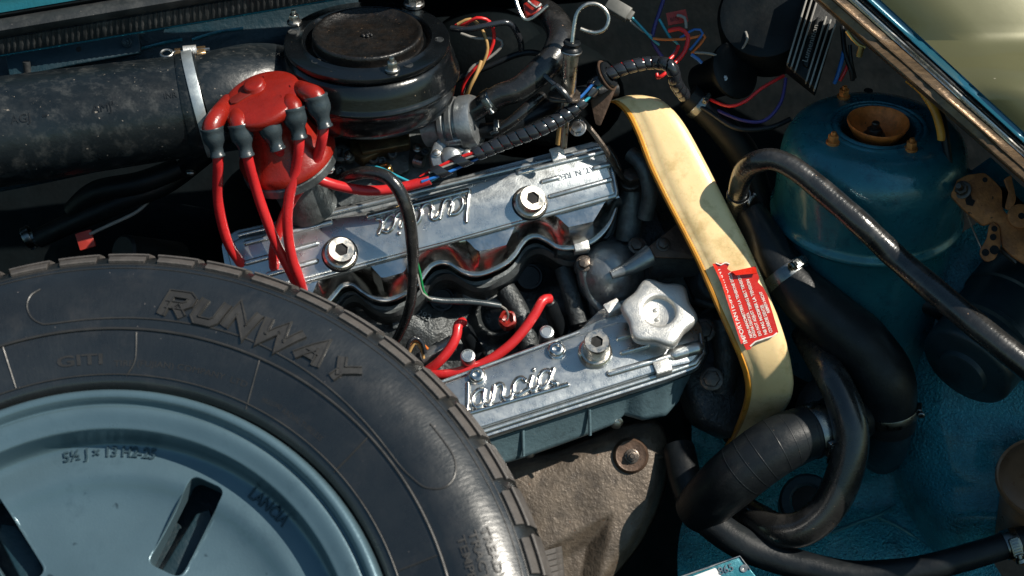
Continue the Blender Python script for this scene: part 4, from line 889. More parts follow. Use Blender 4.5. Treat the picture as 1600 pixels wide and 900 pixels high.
# ring flange with a dark hole
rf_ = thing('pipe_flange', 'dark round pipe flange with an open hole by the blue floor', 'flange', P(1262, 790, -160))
g = G(); g.lathe(P(1262, 783, -120), (-.1, .25, .95), [(46, -60), (46, -4), (42, 0), (30, 0), (27, -3), (26, -40)], 48); g.build('ring', M['blueshade'], rf_)
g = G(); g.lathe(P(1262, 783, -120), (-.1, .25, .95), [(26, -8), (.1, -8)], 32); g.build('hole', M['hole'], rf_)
pu = thing('water_pump_pulley', 'dim grooved pulley between the belt cover and the hoses', 'pulley', P(1300, 640, -120))
g = G(); g.lathe(P(1300, 640, -90), (-.35, .3, .88), [(1, 0), (20, 0), (24, 6), (40, 8), (56, 4), (60, 0), (54, -8), (54, -14), (62, -20), (62, -30)], 64); g.build('disc', M['cast'], pu, 40)

# ================================================================ black canister
cn = thing('charcoal_canister', 'round matt black canister behind the shiny hose at the right edge', 'canister', P(1560, 640, -160))
cax_ = V((0.62, 0.62, -0.40)).normalized(); c = P(1508, 575, 0)
g = G(); g.lathe(c, cax_, [(1, -16), (36, -16), (40, -14), (42, -6), (70, -2), (75, 2), (77, 8), (78, 58), (84, 61), (84, 68), (80, 71), (81, 130), (85, 133), (85, 190), (80, 198), (60, 200)], 72); g.build('body', M['canister'], cn, 40)

# ================================================================ blue chassis rail and floor
def smoothgrid(name, ctrl, m, sub=6, amp=2, kind='structure', ang=60):
    """ctrl: rows of (u, v, h); catmull in both directions"""
    R1 = [catmull2([P(*p) for p in r], sub) for r in ctrl]
    cols = [catmull2([R1[j][i] for j in range(len(R1))], sub) for i in range(len(R1[0]))]
    rows = [[cols[i][j] + V((0, 0, amp * noise.noise(cols[i][j] * .02))) for i in range(len(cols))] for j in range(len(cols[0]))]
    g = G(); g.grid(rows); return g.build(name, m, None, ang, kind=kind)
def catmull2(p, k):
    out = []; n = len(p)
    for i in range(n - 1):
        p0 = p[max(i - 1, 0)]; p1 = p[i]; p2 = p[i + 1]; p3 = p[min(i + 2, n - 1)]
        for j in range(k):
            t = j / k; out.append(0.5 * ((2 * p1) + (p2 - p0) * t + (2 * p0 - 5 * p1 + 4 * p2 - p3) * t * t + (3 * p1 - p0 - 3 * p2 + p3) * t ** 3))
    out.append(p[-1]); return out
smoothgrid('chassis_rail', [
    [(1330, 440, -300), (1400, 425, -170), (1450, 400, -110), (1560, 330, -90), (1760, 250, -60)],
    [(1350, 520, -300), (1395, 500, -180), (1440, 470, -110), (1560, 420, -80), (1760, 380, -50)],
    [(1370, 620, -300), (1398, 600, -190), (1450, 560, -110), (1570, 540, -80), (1760, 540, -50)],
    [(1385, 720, -300), (1405, 700, -190), (1460, 660, -110), (1580, 660, -80), (1760, 660, -50)],
    [(1410, 800, -300), (1430, 780, -200), (1475, 755, -120), (1580, 760, -90), (1760, 760, -50)],
    [(1440, 870, -300), (1462, 858, -220), (1490, 845, -140), (1590, 830, -110), (1760, 800, -60)],
    [(1450, 900, -330), (1480, 895, -270), (1520, 885, -240), (1600, 860, -230), (1760, 830, -220)]], M['bluerough'], 8, 5)
smoothgrid('footwell_floor', [
    [(1080, 640, -330), (1240, 660, -310), (1400, 680, -290), (1520, 700, -280)],
    [(1080, 760, -300), (1240, 770, -290), (1400, 790, -270), (1520, 820, -260)],
    [(1060, 850, -270), (1240, 845, -250), (1400, 860, -235), (1560, 890, -220)],
    [(1060, 960, -240), (1240, 950, -220), (1400, 950, -200), (1600, 960, -190)]], M['bluerough'], 10, 10)
g = G()
for a in ([(1300, 832, -243), (1340, 816, -248), (1370, 806, -250), (1400, 790, -262)], [(1372, 808, -250), (1410, 826, -250), (1460, 862, -240)]):
    p_, r_ = spline(a, 3, 6); g.tube(p_, r_, 8)
g.build('seam_weld', M['blue'], None, kind='structure')

# brown reservoir lid at the right edge
rv = thing('washer_reservoir', 'brown translucent reservoir with a lipped cap cut by the right edge', 'reservoir', P(1640, 860, -60))
g = G(); g.lathe(P(1640, 745, 20), UP + V((-.1, 0, .3)), [(1, 4), (60, 4), (70, 0), (76, -4), (80, -2), (82, -8), (80, -14), (72, -18), (68, -60), (64, -160)], 64); g.build('body', mat('brown_plastic', (0.20, 0.10, 0.05), 0.35, 0, .2, 30), rv)

# ================================================================ bonnet latch
la = thing('bonnet_latch', 'rusty pitted bonnet latch plate with a blue bracket at the right edge', 'latch', P(1560, 400, 60))
FLt = F(P(1540, 310, 90), (.97, -.05, -.1), (-.12, .22, .96))
def LP(p, z=0): return lp(FLt, p, z)
g = G(); g.prism(FLt, rpoly(LP([(1485, 305), (1490, 284), (1510, 273), (1538, 269), (1552, 280), (1566, 296), (1566, 325), (1572, 333), (1590, 345), (1640, 350), (1640, 420), (1600, 412), (1582, 400), (1566, 385), (1562, 352), (1555, 347), (1545, 350), (1535, 352), (1500, 322)]), 5), -6, 0, 1.6); g.build('plate', M['rust'], la)
g = G(); g.prism(FLt, rpoly(LP([(1545, 352), (1552, 346), (1562, 356), (1564, 385), (1555, 405), (1542, 410), (1532, 402), (1530, 392), (1542, 372)], 3), 5), 1, 5, 1.2); g.build('lever', M['rust'], la)
g = G(); g.prism(FLt, rpoly(LP([(1568, 280), (1580, 273), (1588, 310), (1582, 330), (1570, 325), (1576, 300)], 4), 3), 0, 5, 1.2); g.prism(FLt, circ(FLt.px(1594, 338, 3), 19, 30), 1, 6, 1.5); g.build('catch', M['rust'], la)
g = G()
for u, v, r in ((1539, 281, 4), (1553, 359, 4.5), (1551, 372, 5), (1539, 396, 5.5), (1553, 392, 7), (1595, 339, 5)): g.prism(FLt, circ(FLt.px(u, v), r, 18), 0.2, 6.4 if v > 330 else 0.6)
g.prism(FLt, LP([(1508, 312), (1516, 302), (1519, 311), (1524, 314), (1520, 322), (1510, 320)]), 0.2, 0.7); g.build('hole', M['hole'], la)
hexbolt(la, FLt.at(1504, 297), FLt.n + V((-.4, 0, 0)), 10, 12, M['boltdark'], 14, name='pivot_nut', stud=14)
g = G(); fr = F(P(1560, 270, 34), (.9, -.3, 0), (0, .2, .97)); g.prism(fr, rpoly(lp(fr, [(1462, 276), (1505, 254), (1518, 266), (1548, 245), (1640, 330), (1640, 360), (1580, 300), (1540, 280), (1490, 290)]), 2), -4, 0, 1); g.build('bracket', M['blue'], la)
g = G(); p_, r_ = spline([(1510, 334, 88), (1520, 358, 84), (1531, 382, 90), (1536, 392, 96)], 1.3); g.tube(p_, 1.4, 6); g.build('cable_end', M['steel'], la)
g = G(); q = []
for k in range(120):
    t = k / 119; c = P(1563 + 24 * t, 390 + 20 * t, 88); a = k * .9; q.append(c + V((0, math.cos(a) * 4, math.sin(a) * 4)))
g.tube(q, 1.1, 5); g.build('spring', M['boltdark'], la)
H('bonnet_release_cable', [(1440, 120, 60, 6), (1462, 160, 80, 7), (1474, 200, 88, 7), (1480, 235, 84, 6), (1488, 275, 84, 3)], None, 'rubber', 'black release cable running down to the rusty latch', cat='cable', n=12)
hose('vent_pipe', [(1418, 125, 70, 5), (1440, 142, 82, 6), (1460, 172, 92, 6.5), (1470, 205, 92, 6.5), (1471, 218, 88, 6.5)], None, M['amber'], 'amber plastic pipe beside the strut tower', 'pipe', 14)

# ================================================================ wing edge, top right
def wl(off, T, h):
    q = max(0, min(1, (T - .95) / .5)); p_ = max(0, min(1, (T - .25) / .4)); h = h + 120 * q * q * (3 - 2 * q) + 92 * p_ * p_ * (3 - 2 * p_)  # height added along the wing so it shades tower, rail and hoses
    return P(1277 + off - 14 * T * (off / 100.0) + 258 * T, 225 * T + 0, h)
TS = [-.5 + 0.06 * k for k in range(62)]
wg = thing('front_wing', 'glossy green-blue front wing crossing the top right corner', 'car wing', wl(100, 1, 100))
def strip(prof, name, m, par=wg, amp=0):
    g = G(); g.grid([[wl(o, T, h + amp * noise.noise(V((T * 9, o * .1, 0)))) for T in TS] for o, h in prof]); return g.build(name, m, par, 35)
strip([(-6, 40), (-3, 120), (0, 134), (4, 138), (14, 140), (22, 141), (25, 146), (29, 147), (32, 142), (38, 141), (46, 142), (48, 138)], 'gutter_channel', M['bronze_trim'], amp=1.5)
strip([(47, 134), (49, 143), (52, 144), (54, 139), (57, 139), (59, 144), (62, 144), (63, 136)], 'trim_strip', M['boltsteel'])
strip([(62, 130), (64, 142), (68, 146), (73, 144), (75, 134)], 'rubber_seal', M['seal'])
strip([(74, 136), (77, 150), (79, 151), (82, 148), (86, 146), (96, 146), (100, 150)], 'folded_edge', M['paintblue_ext'])
pr = []
for k in range(40):
    x = k / 39; off = 99 + 620 * x; h = 150 + 18 * math.sin(min(1, x * 6) * PI / 2) + 30 * x - 130 * x * x * 1.2
    pass
    pr.append((off, h))
wingm = mat('wing_paint_with_reflection', (0.115, 0.11, 0.05), 0.34, 0.2, 0.12, 8, 0.02, 200, 0.15, (0.4, .35, .25), 200, coat=0.4, rvar=0.03)  # olive-gold base colour carries the reflection on the wing
strip(pr, 'panel', wingm)
g = G(); fr = F(P(1340, 70, 110), (.7, -.6, 0), (0, .4, .9)); p_, r_ = spline([(1323, 48, 118), (1332, 60, 118), (1342, 70, 118), (1352, 74, 118)], 3); g.tube(p_, 3, 8); g.tube([P(1346, 72, 118), P(1342, 88, 110)], 5, 12); g.build('hook', mat('gold_hook', (0.45, 0.32, 0.12), .4, .8), wg)

# ================================================================ ignition module
ig = thing('ignition_module', 'black finned ignition module with white fin edges standing beside the strut tower', 'ignition module', P(1265, 130, -20))
FI = F(P(1265, 60, 10), (0.94, -0.30, 0), (-.1, .15, .97)); 
def fin(u0, v0, u1, v1):
    a = FI.px(u0, v0, 16); b = FI.px(u1, v1, 16); return a, b
g = G(); g.prism(FI, rpoly(lp(FI, [(1262, -30), (1310, 0), (1306, 40), (1276, 140), (1228, 102)]), 3), -40, 0, 2); g.build('case', M['dark'], ig)
fins = [((1260, 0), (1231, 97)), ((1267, 4), (1237, 103)), ((1274, 9), (1243, 109)), ((1291, 26), (1260, 126)), ((1298, 31), (1266, 132)), ((1305, 38), (1273, 138))]
for a, b in fins:
    A, Bq = fin(*a, *b); d = (V(Bq) - V(A)).normalized(); A = tuple(V(A) - d * 40 if a[1] < 10 else V(A))
    g = G(); g.prism(FI, capsule(A, Bq, 1.3, 3), 0, 16, .3); g.build('fin', M['greyw'], ig)
g = G(); g.prism(FI, rpoly(lp(FI, [(1276, 28), (1284, 32), (1262, 108), (1254, 102)]), 2), 0, 7, 1); g.build('name_plate', M['dark'], ig)
g = G(); a = FI.px(1261, 98, 7); b = FI.px(1279, 40, 7); an = math.atan2(b[1] - a[1], b[0] - a[0]); vs, fs = text_mesh('Lumenition', 12, .3); s_ = math.hypot(b[0] - a[0], b[1] - a[1]) / max(v.x for v in vs)
g.add([FI.to(a[0] + v.x * s_ * math.cos(an) - v.y * math.sin(an), a[1] + v.x * s_ * math.sin(an) + v.y * math.cos(an), 7.5 + v.z) for v in vs], fs); g.build('lettering', M['greyw'], ig, 20)
g = G(); g.lathe(P(1196, 20, -40), (-.2, .2, .9), [(.1, 0), (60, 0), (72, -4), (78, -16), (80, -80)], 48); g.build('heater_box', M['dark'], None, 40, kind='structure')

# ================================================================ top-left body edge
def cl(off, T, h): return P(1400 * T - 60, 80 - 235 * T * 1.0 + off - 0 * T, h - 95)
def cstrip(prof, name, m, par, T0=-.6, T1=.56, n=60, amp=0, mod=None):
    g = G(); TT = [T0 + (T1 - T0) * k / n for k in range(n + 1)]
    g.grid([[cl(o, T, h + (mod(T, o) if mod else 0)) for T in TT] for o, h in prof]); return g.build(name, m, par, 40)
cw = thing('front_panel_edge', 'body edge with black rubber seal crossing the top left corner', 'body panel', cl(0, .2, 100))
cstrip([(-90, 190), (-78, 176), (-66, 170), (-58, 168), (-50, 166)], 'painted_edge', M['blue'], cw)
cstrip([(-51, 160), (-46, 168), (-42, 160)], 'black_groove', M['dark'], cw)
cstrip([(-42, 158), (-38, 170), (-30, 178), (-22, 178), (-14, 170), (-11, 158)], 'seal_tube', M['seal'], cw)
cstrip([(-12, 154), (-8, 158), (4, 150), (14, 142), (16, 138)], 'ribbed_seal', M['seal'], cw, n=700, mod=lambda T, o: 2.6 * (1 if math.sin(T * 1400 / 10 * 2 * PI) > 0 else 0))
cstrip([(16, 138), (18, 139), (19, 134)], 'bead_line', M['blue'], cw)
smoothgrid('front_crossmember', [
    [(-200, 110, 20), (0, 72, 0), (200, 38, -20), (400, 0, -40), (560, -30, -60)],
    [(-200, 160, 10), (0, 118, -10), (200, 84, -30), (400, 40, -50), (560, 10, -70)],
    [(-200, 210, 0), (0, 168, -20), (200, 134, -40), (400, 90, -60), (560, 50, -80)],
    [(-200, 330, -100), (0, 300, -120), (200, 260, -140), (400, 230, -160), (560, 200, -180)]], M['blueshade'], 8, 3)
cm = thing('crossmember_bracket', 'dim blue bracket plate with a hole bolted to the front crossmember', 'bracket', P(120, 120, 40))
g = G(); fr = F(P(120, 90, 14), (1, .14, 0), (0, .25, .95)); g.prism(fr, rpoly(lp(fr, [(5, 76), (110, 54), (215, 42), (220, 82), (120, 100), (15, 122)]), 4), -8, 0, 2); g.build('plate', M['blueshade'], cm)
g = G(); g.prism(fr, circ(fr.px(123, 77), 4.5, 18), 0, .5); g.prism(fr, rpoly(lp(fr, [(250, 24), (272, 22), (272, 38), (250, 42)]), 3), -6, 6, 2); g.build('hole', M['hole'], cm)
hexbolt(cm, P(198, 66, 16), (0, -.2, 1), 6, 9, M['blueshade'], stud=4)
g = G(); g.tube([P(41, 96, 26), P(45, 130, 10)], 6, 12); g.build('stud', M['seal'], cm)
g = G()
for a in ([(220, 76, -20), (260, 66, -24), (285, 62, -26)], [(300, 62, -26), (340, 50, -32), (380, 44, -38)]):
    p_, r_ = spline(a, 2.6, 6); g.tube(p_, r_, 8)
g.build('pressed_bead', M['blue'], cm)

# ================================================================ dim hoses at left under the duct
H('bypass_hose', [(60, 372, -80, 16), (130, 340, -60, 17), (200, 310, -50, 18), (260, 285, -60, 18), (320, 240, -90, 18)], None, 'dark', 'dim black hose under the intake duct')
H('bypass_hose', [(110, 330, -60, 14), (150, 300, -40, 18), (220, 285, -30, 18), (280, 262, -40, 17)], None, 'dark', 'shorter dim black hose lying on the one under the intake duct')
wormclamp(P(44, 370, -78), V((.85, .4, 0)), 16, 12, 'dim steel clamp at the left end of the hose under the duct', 1.9)
wire([(240, 305, -70), (215, 330, -60), (170, 352, -50), (140, 366, -46)], 3, 'greyw', 'thin wire leading to the red tag above the tyre')
g = G(); fr = F(P(133, 375, -44), (1, .3, 0), (0, 0, 1)); g.prism(fr, rpoly([(-13, -14), (13, -14), (13, 14), (-13, 14)], 2), -6, 0, 1); o = g.build('connector', mat('dim_red_plastic', (.35, .03, .02), .5)); o['label'] = 'dull red connector above the tyre at left'; o['category'] = 'connector'
g = G(); p_, r_ = spline([(150, 470, -60, 36), (190, 385, -30, 26), (205, 375, -30, 24), (280, 400, -60, 30)], None); g.lathe(P(194, 392, -30), (-.5, .1, .8), [(.1, 4), (22, 4), (26, 0), (30, -120)], 40); o = g.build('tube_end', M['dark']); o['label'] = 'dark cylindrical tube end above the tyre tread'; o['category'] = 'tube'
g = G(); g.ball(P(297, 270, -40), 9, 8, (1, .6, .6)); o = g.build('bolt_head', M['steel']); o['label'] = 'lone shiny bolt head in the dark under the duct'; o['category'] = 'bolt'
# solid dark machinery behind (gearbox lump)
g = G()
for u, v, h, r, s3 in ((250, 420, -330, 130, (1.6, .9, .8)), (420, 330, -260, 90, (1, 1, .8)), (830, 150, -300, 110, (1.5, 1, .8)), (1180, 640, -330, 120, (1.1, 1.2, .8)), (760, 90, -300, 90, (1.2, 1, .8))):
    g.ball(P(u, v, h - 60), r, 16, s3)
g.build('gearbox', M['deep_shade'], None, 60, kind='structure')

# ================================================================ heat shield
FB = F(P(920, 790, -120), (.98, .18, 0), (.04, .12, .99))
hs = thing('heat_shield', 'weathered beige cast heat shield under the lower valve cover', 'heat shield', P(920, 900, -160))
ol = rpoly(lp(FB, [(740, 720), (860, 706), (985, 658), (1030, 655), (1046, 680), (1050, 730), (1035, 790), (1005, 850), (960, 905), (900, 980), (740, 990)]), [4, 6, 20, 20, 16, 20, 30, 30, 30, 10, 4], 6)
cxy = V(FB.px(900, 810))
g = G(); rows = []
K = 26
def hsz(a, b, t):
    u = 20 * (1 - t ** 6) - 24 * max(0, (t - .8) / .2) ** 2
    x0, y0 = FB.px(958, 805); d = (a - x0) * .35 + (b - y0) * -1.0
    return u
olD = []
for i in range(len(ol)):
    a = V(ol[i]); b = V(ol[(i + 1) % len(ol)]); n = max(1, int((b - a).length / 6))
    for k in range(n): olD.append(a.lerp(b, k / n))
Pk = V(FB.px(952, 805)); Q1 = V(FB.px(862, 855)); Q2 = V(FB.px(934, 905))
def fold(a, b):
    """two shallow facets meeting at a ridge in the lower half"""
    p = V((a, b)); z = 0
    d1 = (Q1 - Pk); n1 = V((-d1.y, d1.x)).normalized(); s1 = (p - Pk).dot(n1)
    d2 = (Q2 - Pk); n2 = V((d2.y, -d2.x)).normalized(); s2 = (p - Pk).dot(n2)
    m = min(s1 if s1 > 0 else s1, s2) if True else 0
    return -26 * max(0, min(1, m / 30 + .1))
for k in range(K + 1):
    t = 1 - k / K
    row = []
    for q in olD:
        p = cxy + (q - cxy) * (t + .0001); z = hsz(p.x, p.y, t) + fold(p.x, p.y) + 2.0 * noise.noise(V((p.x, p.y, 0)) * .02)
        row.append(FB.to(p.x, p.y, z))
    rows.append(row)
rows = [[FB.to(q.x, q.y, -120) for q in olD], [FB.to(q.x, q.y, -14) for q in olD]] + rows
g.grid(rows, closeu=True); g.build('shell', M['beige'], hs, 60)
g = G(); c = FB.at(986, 712, 24)
g.lathe(c, FB.n, [(30, -8), (27, 1), (25, 3), (22, 2), (12, 3), (1, 3)], 40); g.build('washer', M['brownplate'], hs)
hexbolt(hs, FB.at(987, 713, 27), FB.n, 9, 9, M['boltdark'], stud=5)
g = G(); g.tube([FB.at(1000, 722, 15), FB.at(1030, 714, 8), FB.at(1044, 712, -2)], [2, 4, 3], 10); g.build('pressed_rib', M['beige'], hs)

# ================================================================ background wires
BWs = 'wires in the dark behind the engine'
def BW(pp, r, m, lab): wire(pp, r, m, lab, BWs)
BW([(712, 40, -20), (730, 36, -10), (745, 28, 0), (765, 34, -6), (772, 60, -20), (760, 90, -30), (735, 115, -40), (724, 135, -50), (722, 155, -60)], 2.8, 'rw', 'red wire looping right of the air filter')
BW([(715, 38, -14), (735, 30, -8), (752, 44, -14), (762, 75, -20), (752, 105, -30), (742, 120, -36), (728, 150, -50)], 2.6, 'yw', 'tan wire looping beside the red one near the air filter')
BW([(720, 52, -20), (745, 60, -20), (775, 60, -24), (785, 70, -30), (765, 90, -36), (735, 108, -40), (722, 150, -60)], 2.4, 'greyw', 'grey wire crossing the loops near the air filter')
BW([(752, 95, -20), (745, 115, -18), (735, 135, -22), (727, 155, -40)], 3, 'yw', 'short sunlit tan wire end beside the air filter')
BW([(705, 44, -10), (730, 46, 0), (760, 40, 6), (795, 36, 0), (812, 60, -20), (815, 80, -40)], 5, 'loomwrap', 'thick black cable passing behind the red wire loop')
BW([(700, 130, -60), (760, 105, -50), (830, 82, -40), (900, 110, -60)], 5, 'rubber', 'black cable low behind the breather hose')
BW([(1045, 48, -20), (1062, 45, -10), (1075, 56, -6), (1070, 80, -6), (1055, 98, 0), (1045, 108, 10)], 3.6, 'rw', 'thick red wire arching above the end of the loom')
BW([(1060, 72, -10), (1056, 82, 0), (1045, 94, 6), (1032, 104, 20)], 3, 'rw', 'short red wire inside the arch of the thick one')
BW([(1045, 110, 20), (1035, 118, 24), (1028, 121, 20), (1026, 115, 18)], 3, 'rw', 'red wire end hooked under the loom')
BW([(1040, -10, -40), (1030, 20, -36), (1022, 45, -40), (1020, 65, -44), (1035, 90, -50)], 3.2, 'pw', 'dark violet wire hanging from the top centre')
BW([(980, 20, -30), (1000, 40, -30), (1018, 60, -34), (1030, 70, -40)], 2.2, 'tw', 'teal wire from the grey plug')
BW([(975, 24, -30), (998, 44, -34), (1018, 56, -38)], 2, 'greyw', 'pale wire from the grey plug')
BW([(1020, 60, -30), (1040, 62, -30), (1075, 60, -34), (1100, 55, -36), (1098, 64, -40), (1080, 84, -44)], 2.2, 'ow', 'orange wire bending right below the red tag')
BW([(1062, 60, -34), (1085, 46, -30), (1098, 52, -30), (1078, 78, -40)], 2, 'bw', 'blue wire bending right below the red tag')
BW([(1030, 30, -34), (1048, 60, -34), (1060, 70, -40), (1048, 90, -44)], 2.2, 'tw', 'second teal wire near the red tag')
BW([(1058, 24, -20), (1070, 28, -16), (1072, 44, -20)], 2.6, 'greyw', 'short white wire over the red tag')
BW([(1085, 82, -30), (1110, 84, -30), (1128, 90, -40)], 2.2, 'greyw', 'pale straight wire left of the dark round motor')
BW([(1080, 85, -20), (1090, 92, -20), (1096, 98, -24)], 3, 'bw', 'short blue wire tip behind the loom')
BW([(1225, 118, -30), (1190, 138, -20), (1165, 158, -16), (1140, 166, -20), (1115, 158, -40), (1100, 150, -60)], 2.6, 'rw', 'thin red wire drooping between the loom and the ignition module')
BW([(1228, 122, -30), (1220, 160, -24), (1195, 188, -20), (1160, 188, -26), (1120, 172, -50)], 2.8, 'pw', 'violet wire drooping below the thin red one')
BW([(1235, 186, -30), (1200, 200, -20), (1150, 200, -20), (1100, 170, -40), (1060, 150, -60)], 4, 'rubber', 'black cable drooping below the violet wire')
BW([(1319, 78, 10), (1314, 100, 10), (1308, 120, 6), (1304, 130, 0)], 3.4, 'bw', 'bright blue wire between ignition module and wing edge')
BW([(1326, 98, 6), (1320, 112, 6), (1312, 126, 0)], 3, 'rw', 'short red wire next to the bright blue one')
BW([(1316, 40, 10), (1320, 80, 12), (1330, 110, 8), (1332, 125, 0)], 4, 'rubber', 'black cable next to the bright blue wire')
BW([(1328, 70, 16), (1330, 95, 12), (1336, 122, 0)], 3, 'rubber', 'second black cable next to the bright blue wire')
BW([(1165, 50, -40), (1168, 62, -30), (1160, 76, -40)], 2, 'greyw', 'hooked pale wire near the heater box')
BW([(884, 165, 50), (876, 195, 20), (872, 225, 0)], 4.6, 'yw', 'tan rod below the dipstick tube')
BW([(542, 280, -20), (570, 262, 20), (592, 262, 40), (622, 276, 50), (640, 284, 56)], 2.2, 'tw', 'teal wire arching behind the black sleeved cable')
BW([(515, 325, -40), (530, 320, -30), (548, 322, -40)], 2.4, 'rw', 'short red wire end behind the upper valve cover')
cnn = thing('plug_connector', 'red and clear plug connector at the top edge right of the filter', 'connector', P(835, 20, 0))
g = G(); fr = F(P(832, 12, 10), (.9, .3, 0), (0, .2, 1)); g.prism(fr, rpoly([(-15, -10), (12, -12), (16, 4), (6, 14), (-12, 12)], 4), -14, 0, 3); g.build('housing', M['redplastic'], cnn)
g = G(); p_, r_ = spline([(806, 0, 6), (812, 18, 8), (820, 30, 8), (832, 28, 10), (856, 8, 10)], 3); g.tube(p_, 3, 8); g.tube(spline([(825, 2, 16), (838, 12, 18), (845, 6, 16)], 2.5)[0], 2.5, 6); g.build('wire_clip', M['steel'], cnn)
pg = thing('plug_connector', 'grey rectangular plug connector at the top centre', 'connector', P(972, 20, -20))
g = G(); fr = F(P(968, 12, -14), (.8, -.5, 0), (0, .2, 1)); g.box(fr, -22, 18, -11, 11, -16, 0, 2); g.box(fr, 16, 24, -8, 8, -12, -3, 1); g.build('housing', M['plugw'], pg)
rt = thing('wire_tag', 'red paper tag among the wires at the top', 'tag', P(1060, 35, -30))
g = G(); fr = F(P(1058, 27, -26), (.97, .2, 0), (0, .1, 1)); g.box(fr, -16, 16, -10, 10, -2, 0); g.build('tag', mat('red_tag', (.4, .03, .02), .6), rt)
g = G(); text_on(g, fr, 'BIG', (-12, -5), 0, 9, 0.2, .2); g.build('lettering', M['dark'], rt)
hn = thing('horn_motor', 'dark round motor with a small terminal behind the belt cover', 'motor', P(1150, 140, -80))
g = G(); g.lathe(P(1135, 115, -70), (.55, .15, .8), [(30, -60), (34, 0), (38, 4), (38, 14), (46, 16), (46, 22), (40, 26), (1, 28)], 48); g.build('body', M['dark'], hn)
hexbolt(hn, P(1132, 123, -36), (0, .1, 1), 5, 6, M['steel'], stud=4)
wire([(668, 545, -60), (656, 535, -50), (645, 532, -46), (636, 545, -50), (640, 560, -60)], 2.6, 'ow', 'orange wire of the small loom bundle beside the tyre')
wire([(664, 552, -50), (660, 536, -44), (650, 528, -40), (640, 534, -40), (634, 552, -50)], 3.4, 'loomwrap', 'black sleeved wire of the small bundle beside the tyre')
wire([(662, 560, -56), (658, 544, -50), (648, 536, -46), (640, 550, -50)], 2.4, 'yw', 'tan wire of the small bundle beside the tyre')
g = G(); g.tube([P(660, 560, -80), P(690, 545, -76), P(708, 536, -78)], [10, 12, 14], 14); o = g.build('metal_sleeve', M['castlight']); o['label'] = 'pale metal sleeve under the short red lead'; o['category'] = 'sleeve'
# plate with number at the bottom
npz = thing('number_plate', 'small white and black stamped plate at the bottom edge ending in 865', 'plate', P(1120, 900, -60))
fr = F(P(1120, 895, 10), (.94, .33, 0), (0, .1, 1)); 
g = G(); g.prism(fr, rpoly(lp(fr, [(1060, 903), (1156, 868), (1185, 905), (1100, 960)]), 3), -5, 0, 1.5); g.build('plate', M['blue'], npz)
g = G(); g.prism(fr, rpoly(lp(fr, [(1070, 905), (1118, 887), (1130, 905), (1130, 940)]), 2), 0, .8); g.build('white_field', M['white'], npz)
g = G(); a = fr.px(1124, 899, 1); text_on(g, fr, '865', a, 0.0, 17, 1.2, .5); g.lathe(fr.at(1162, 888, 0), fr.n, [(6, 0), (6, 2), (3, 2), (.1, 1)], 20)
g.tube([fr.at(1062, 902, 1), fr.at(1156, 869, 1), fr.at(1172, 890, 1)], 1.5, 6); g.build('lettering', M['steel'], npz)

# ================================================================ SPARE WHEEL
nW = V((-0.013, 0.42, 1.0)).normalized()
FW = F(P(127, 1064, 620), (1, 0, 0), nW)
wh = thing('spare_wheel', 'spare wheel with black tyre and pale blue slotted rim, lower left', 'wheel', FW.o)
Rw = Matrix((RC @ FW.ex, RC @ FW.ey, RC @ FW.n)).transposed().to_4x4()
wh.matrix_world = Matrix.Translation(Wd(FW.o)) @ Rw
TP = [(386, -40), (389, -30), (395, -22), (408, -17), (425, -12), (442, -7), (454, -4), (458, -3.4), (466, -2), (476, 1.5), (490, 3), (506, 2.5), (522, 0), (538, -5), (552, -12), (564, -20), (574, -30), (581, -41), (586, -54), (589, -70), (591, -100), (592, -200), (590, -290), (578, -325), (540, -345), (460, -350), (392, -325)]
def tz_(r):
    for (r0, z0), (r1, z1) in zip(TP, TP[1:]):
        if r0 <= r <= r1: return z0 + (z1 - z0) * (r - r0) / (r1 - r0)
    return -30
def pol(u, v):
    z = 0
    for _ in range(4):
        a, b = FW.px(u, v, z); r = math.hypot(a, b); z = tz_(r) if r > 386 else -66
    return math.atan2(b, a), r
O3 = V((0, 0, 0))
def spl(prof, k=4):
    p = [V((a, b, 0)) for a, b in prof]; q = catmull2(p, k); return [(v.x, v.y) for v in q]
tm = M['tyre']; n_ = tm.node_tree.nodes; l_ = tm.node_tree.links     # fine radial striations on the side wall
tc = n_.new('ShaderNodeTexCoord'); sx = n_.new('ShaderNodeSeparateXYZ'); l_.new(tc.outputs['Object'], sx.inputs[0])
at = n_.new('ShaderNodeMath'); at.operation = 'ARCTAN2'; l_.new(sx.outputs[1], at.inputs[0]); l_.new(sx.outputs[0], at.inputs[1])
ln = n_.new('ShaderNodeVectorMath'); ln.operation = 'LENGTH'; l_.new(tc.outputs['Object'], ln.inputs[0])
cb_ = n_.new('ShaderNodeCombineXYZ'); mm = n_.new('ShaderNodeMath'); mm.operation = 'MULTIPLY'; mm.inputs[1].default_value = 60; l_.new(at.outputs[0], mm.inputs[0]); l_.new(mm.outputs[0], cb_.inputs[0])
m2 = n_.new('ShaderNodeMath'); m2.operation = 'MULTIPLY'; m2.inputs[1].default_value = 45; l_.new(ln.outputs['Value'], m2.inputs[0]); l_.new(m2.outputs[0], cb_.inputs[1])
nn = n_.new('ShaderNodeTexNoise'); nn.inputs['Scale'].default_value = 2.2; nn.inputs['Detail'].default_value = 6; l_.new(cb_.outputs[0], nn.inputs['Vector'])
bpn = [x for x in n_ if x.type == 'BUMP'][0]; old = bpn.inputs['Height'].links[0].from_socket
ad = n_.new('ShaderNodeMath'); ad.operation = 'MULTIPLY_ADD'; ad.inputs[1].default_value = 0.8; l_.new(nn.outputs['Fac'], ad.inputs[0]); l_.new(old, ad.inputs[2]); l_.new(ad.outputs[0], bpn.inputs['Height'])
g = G(); g.lathe(O3, (0, 0, 1), spl(TP, 3), 256, ref=(1, 0, 0)); ty = g.build('tyre', M['tyre'], wh, 60, raw=True)
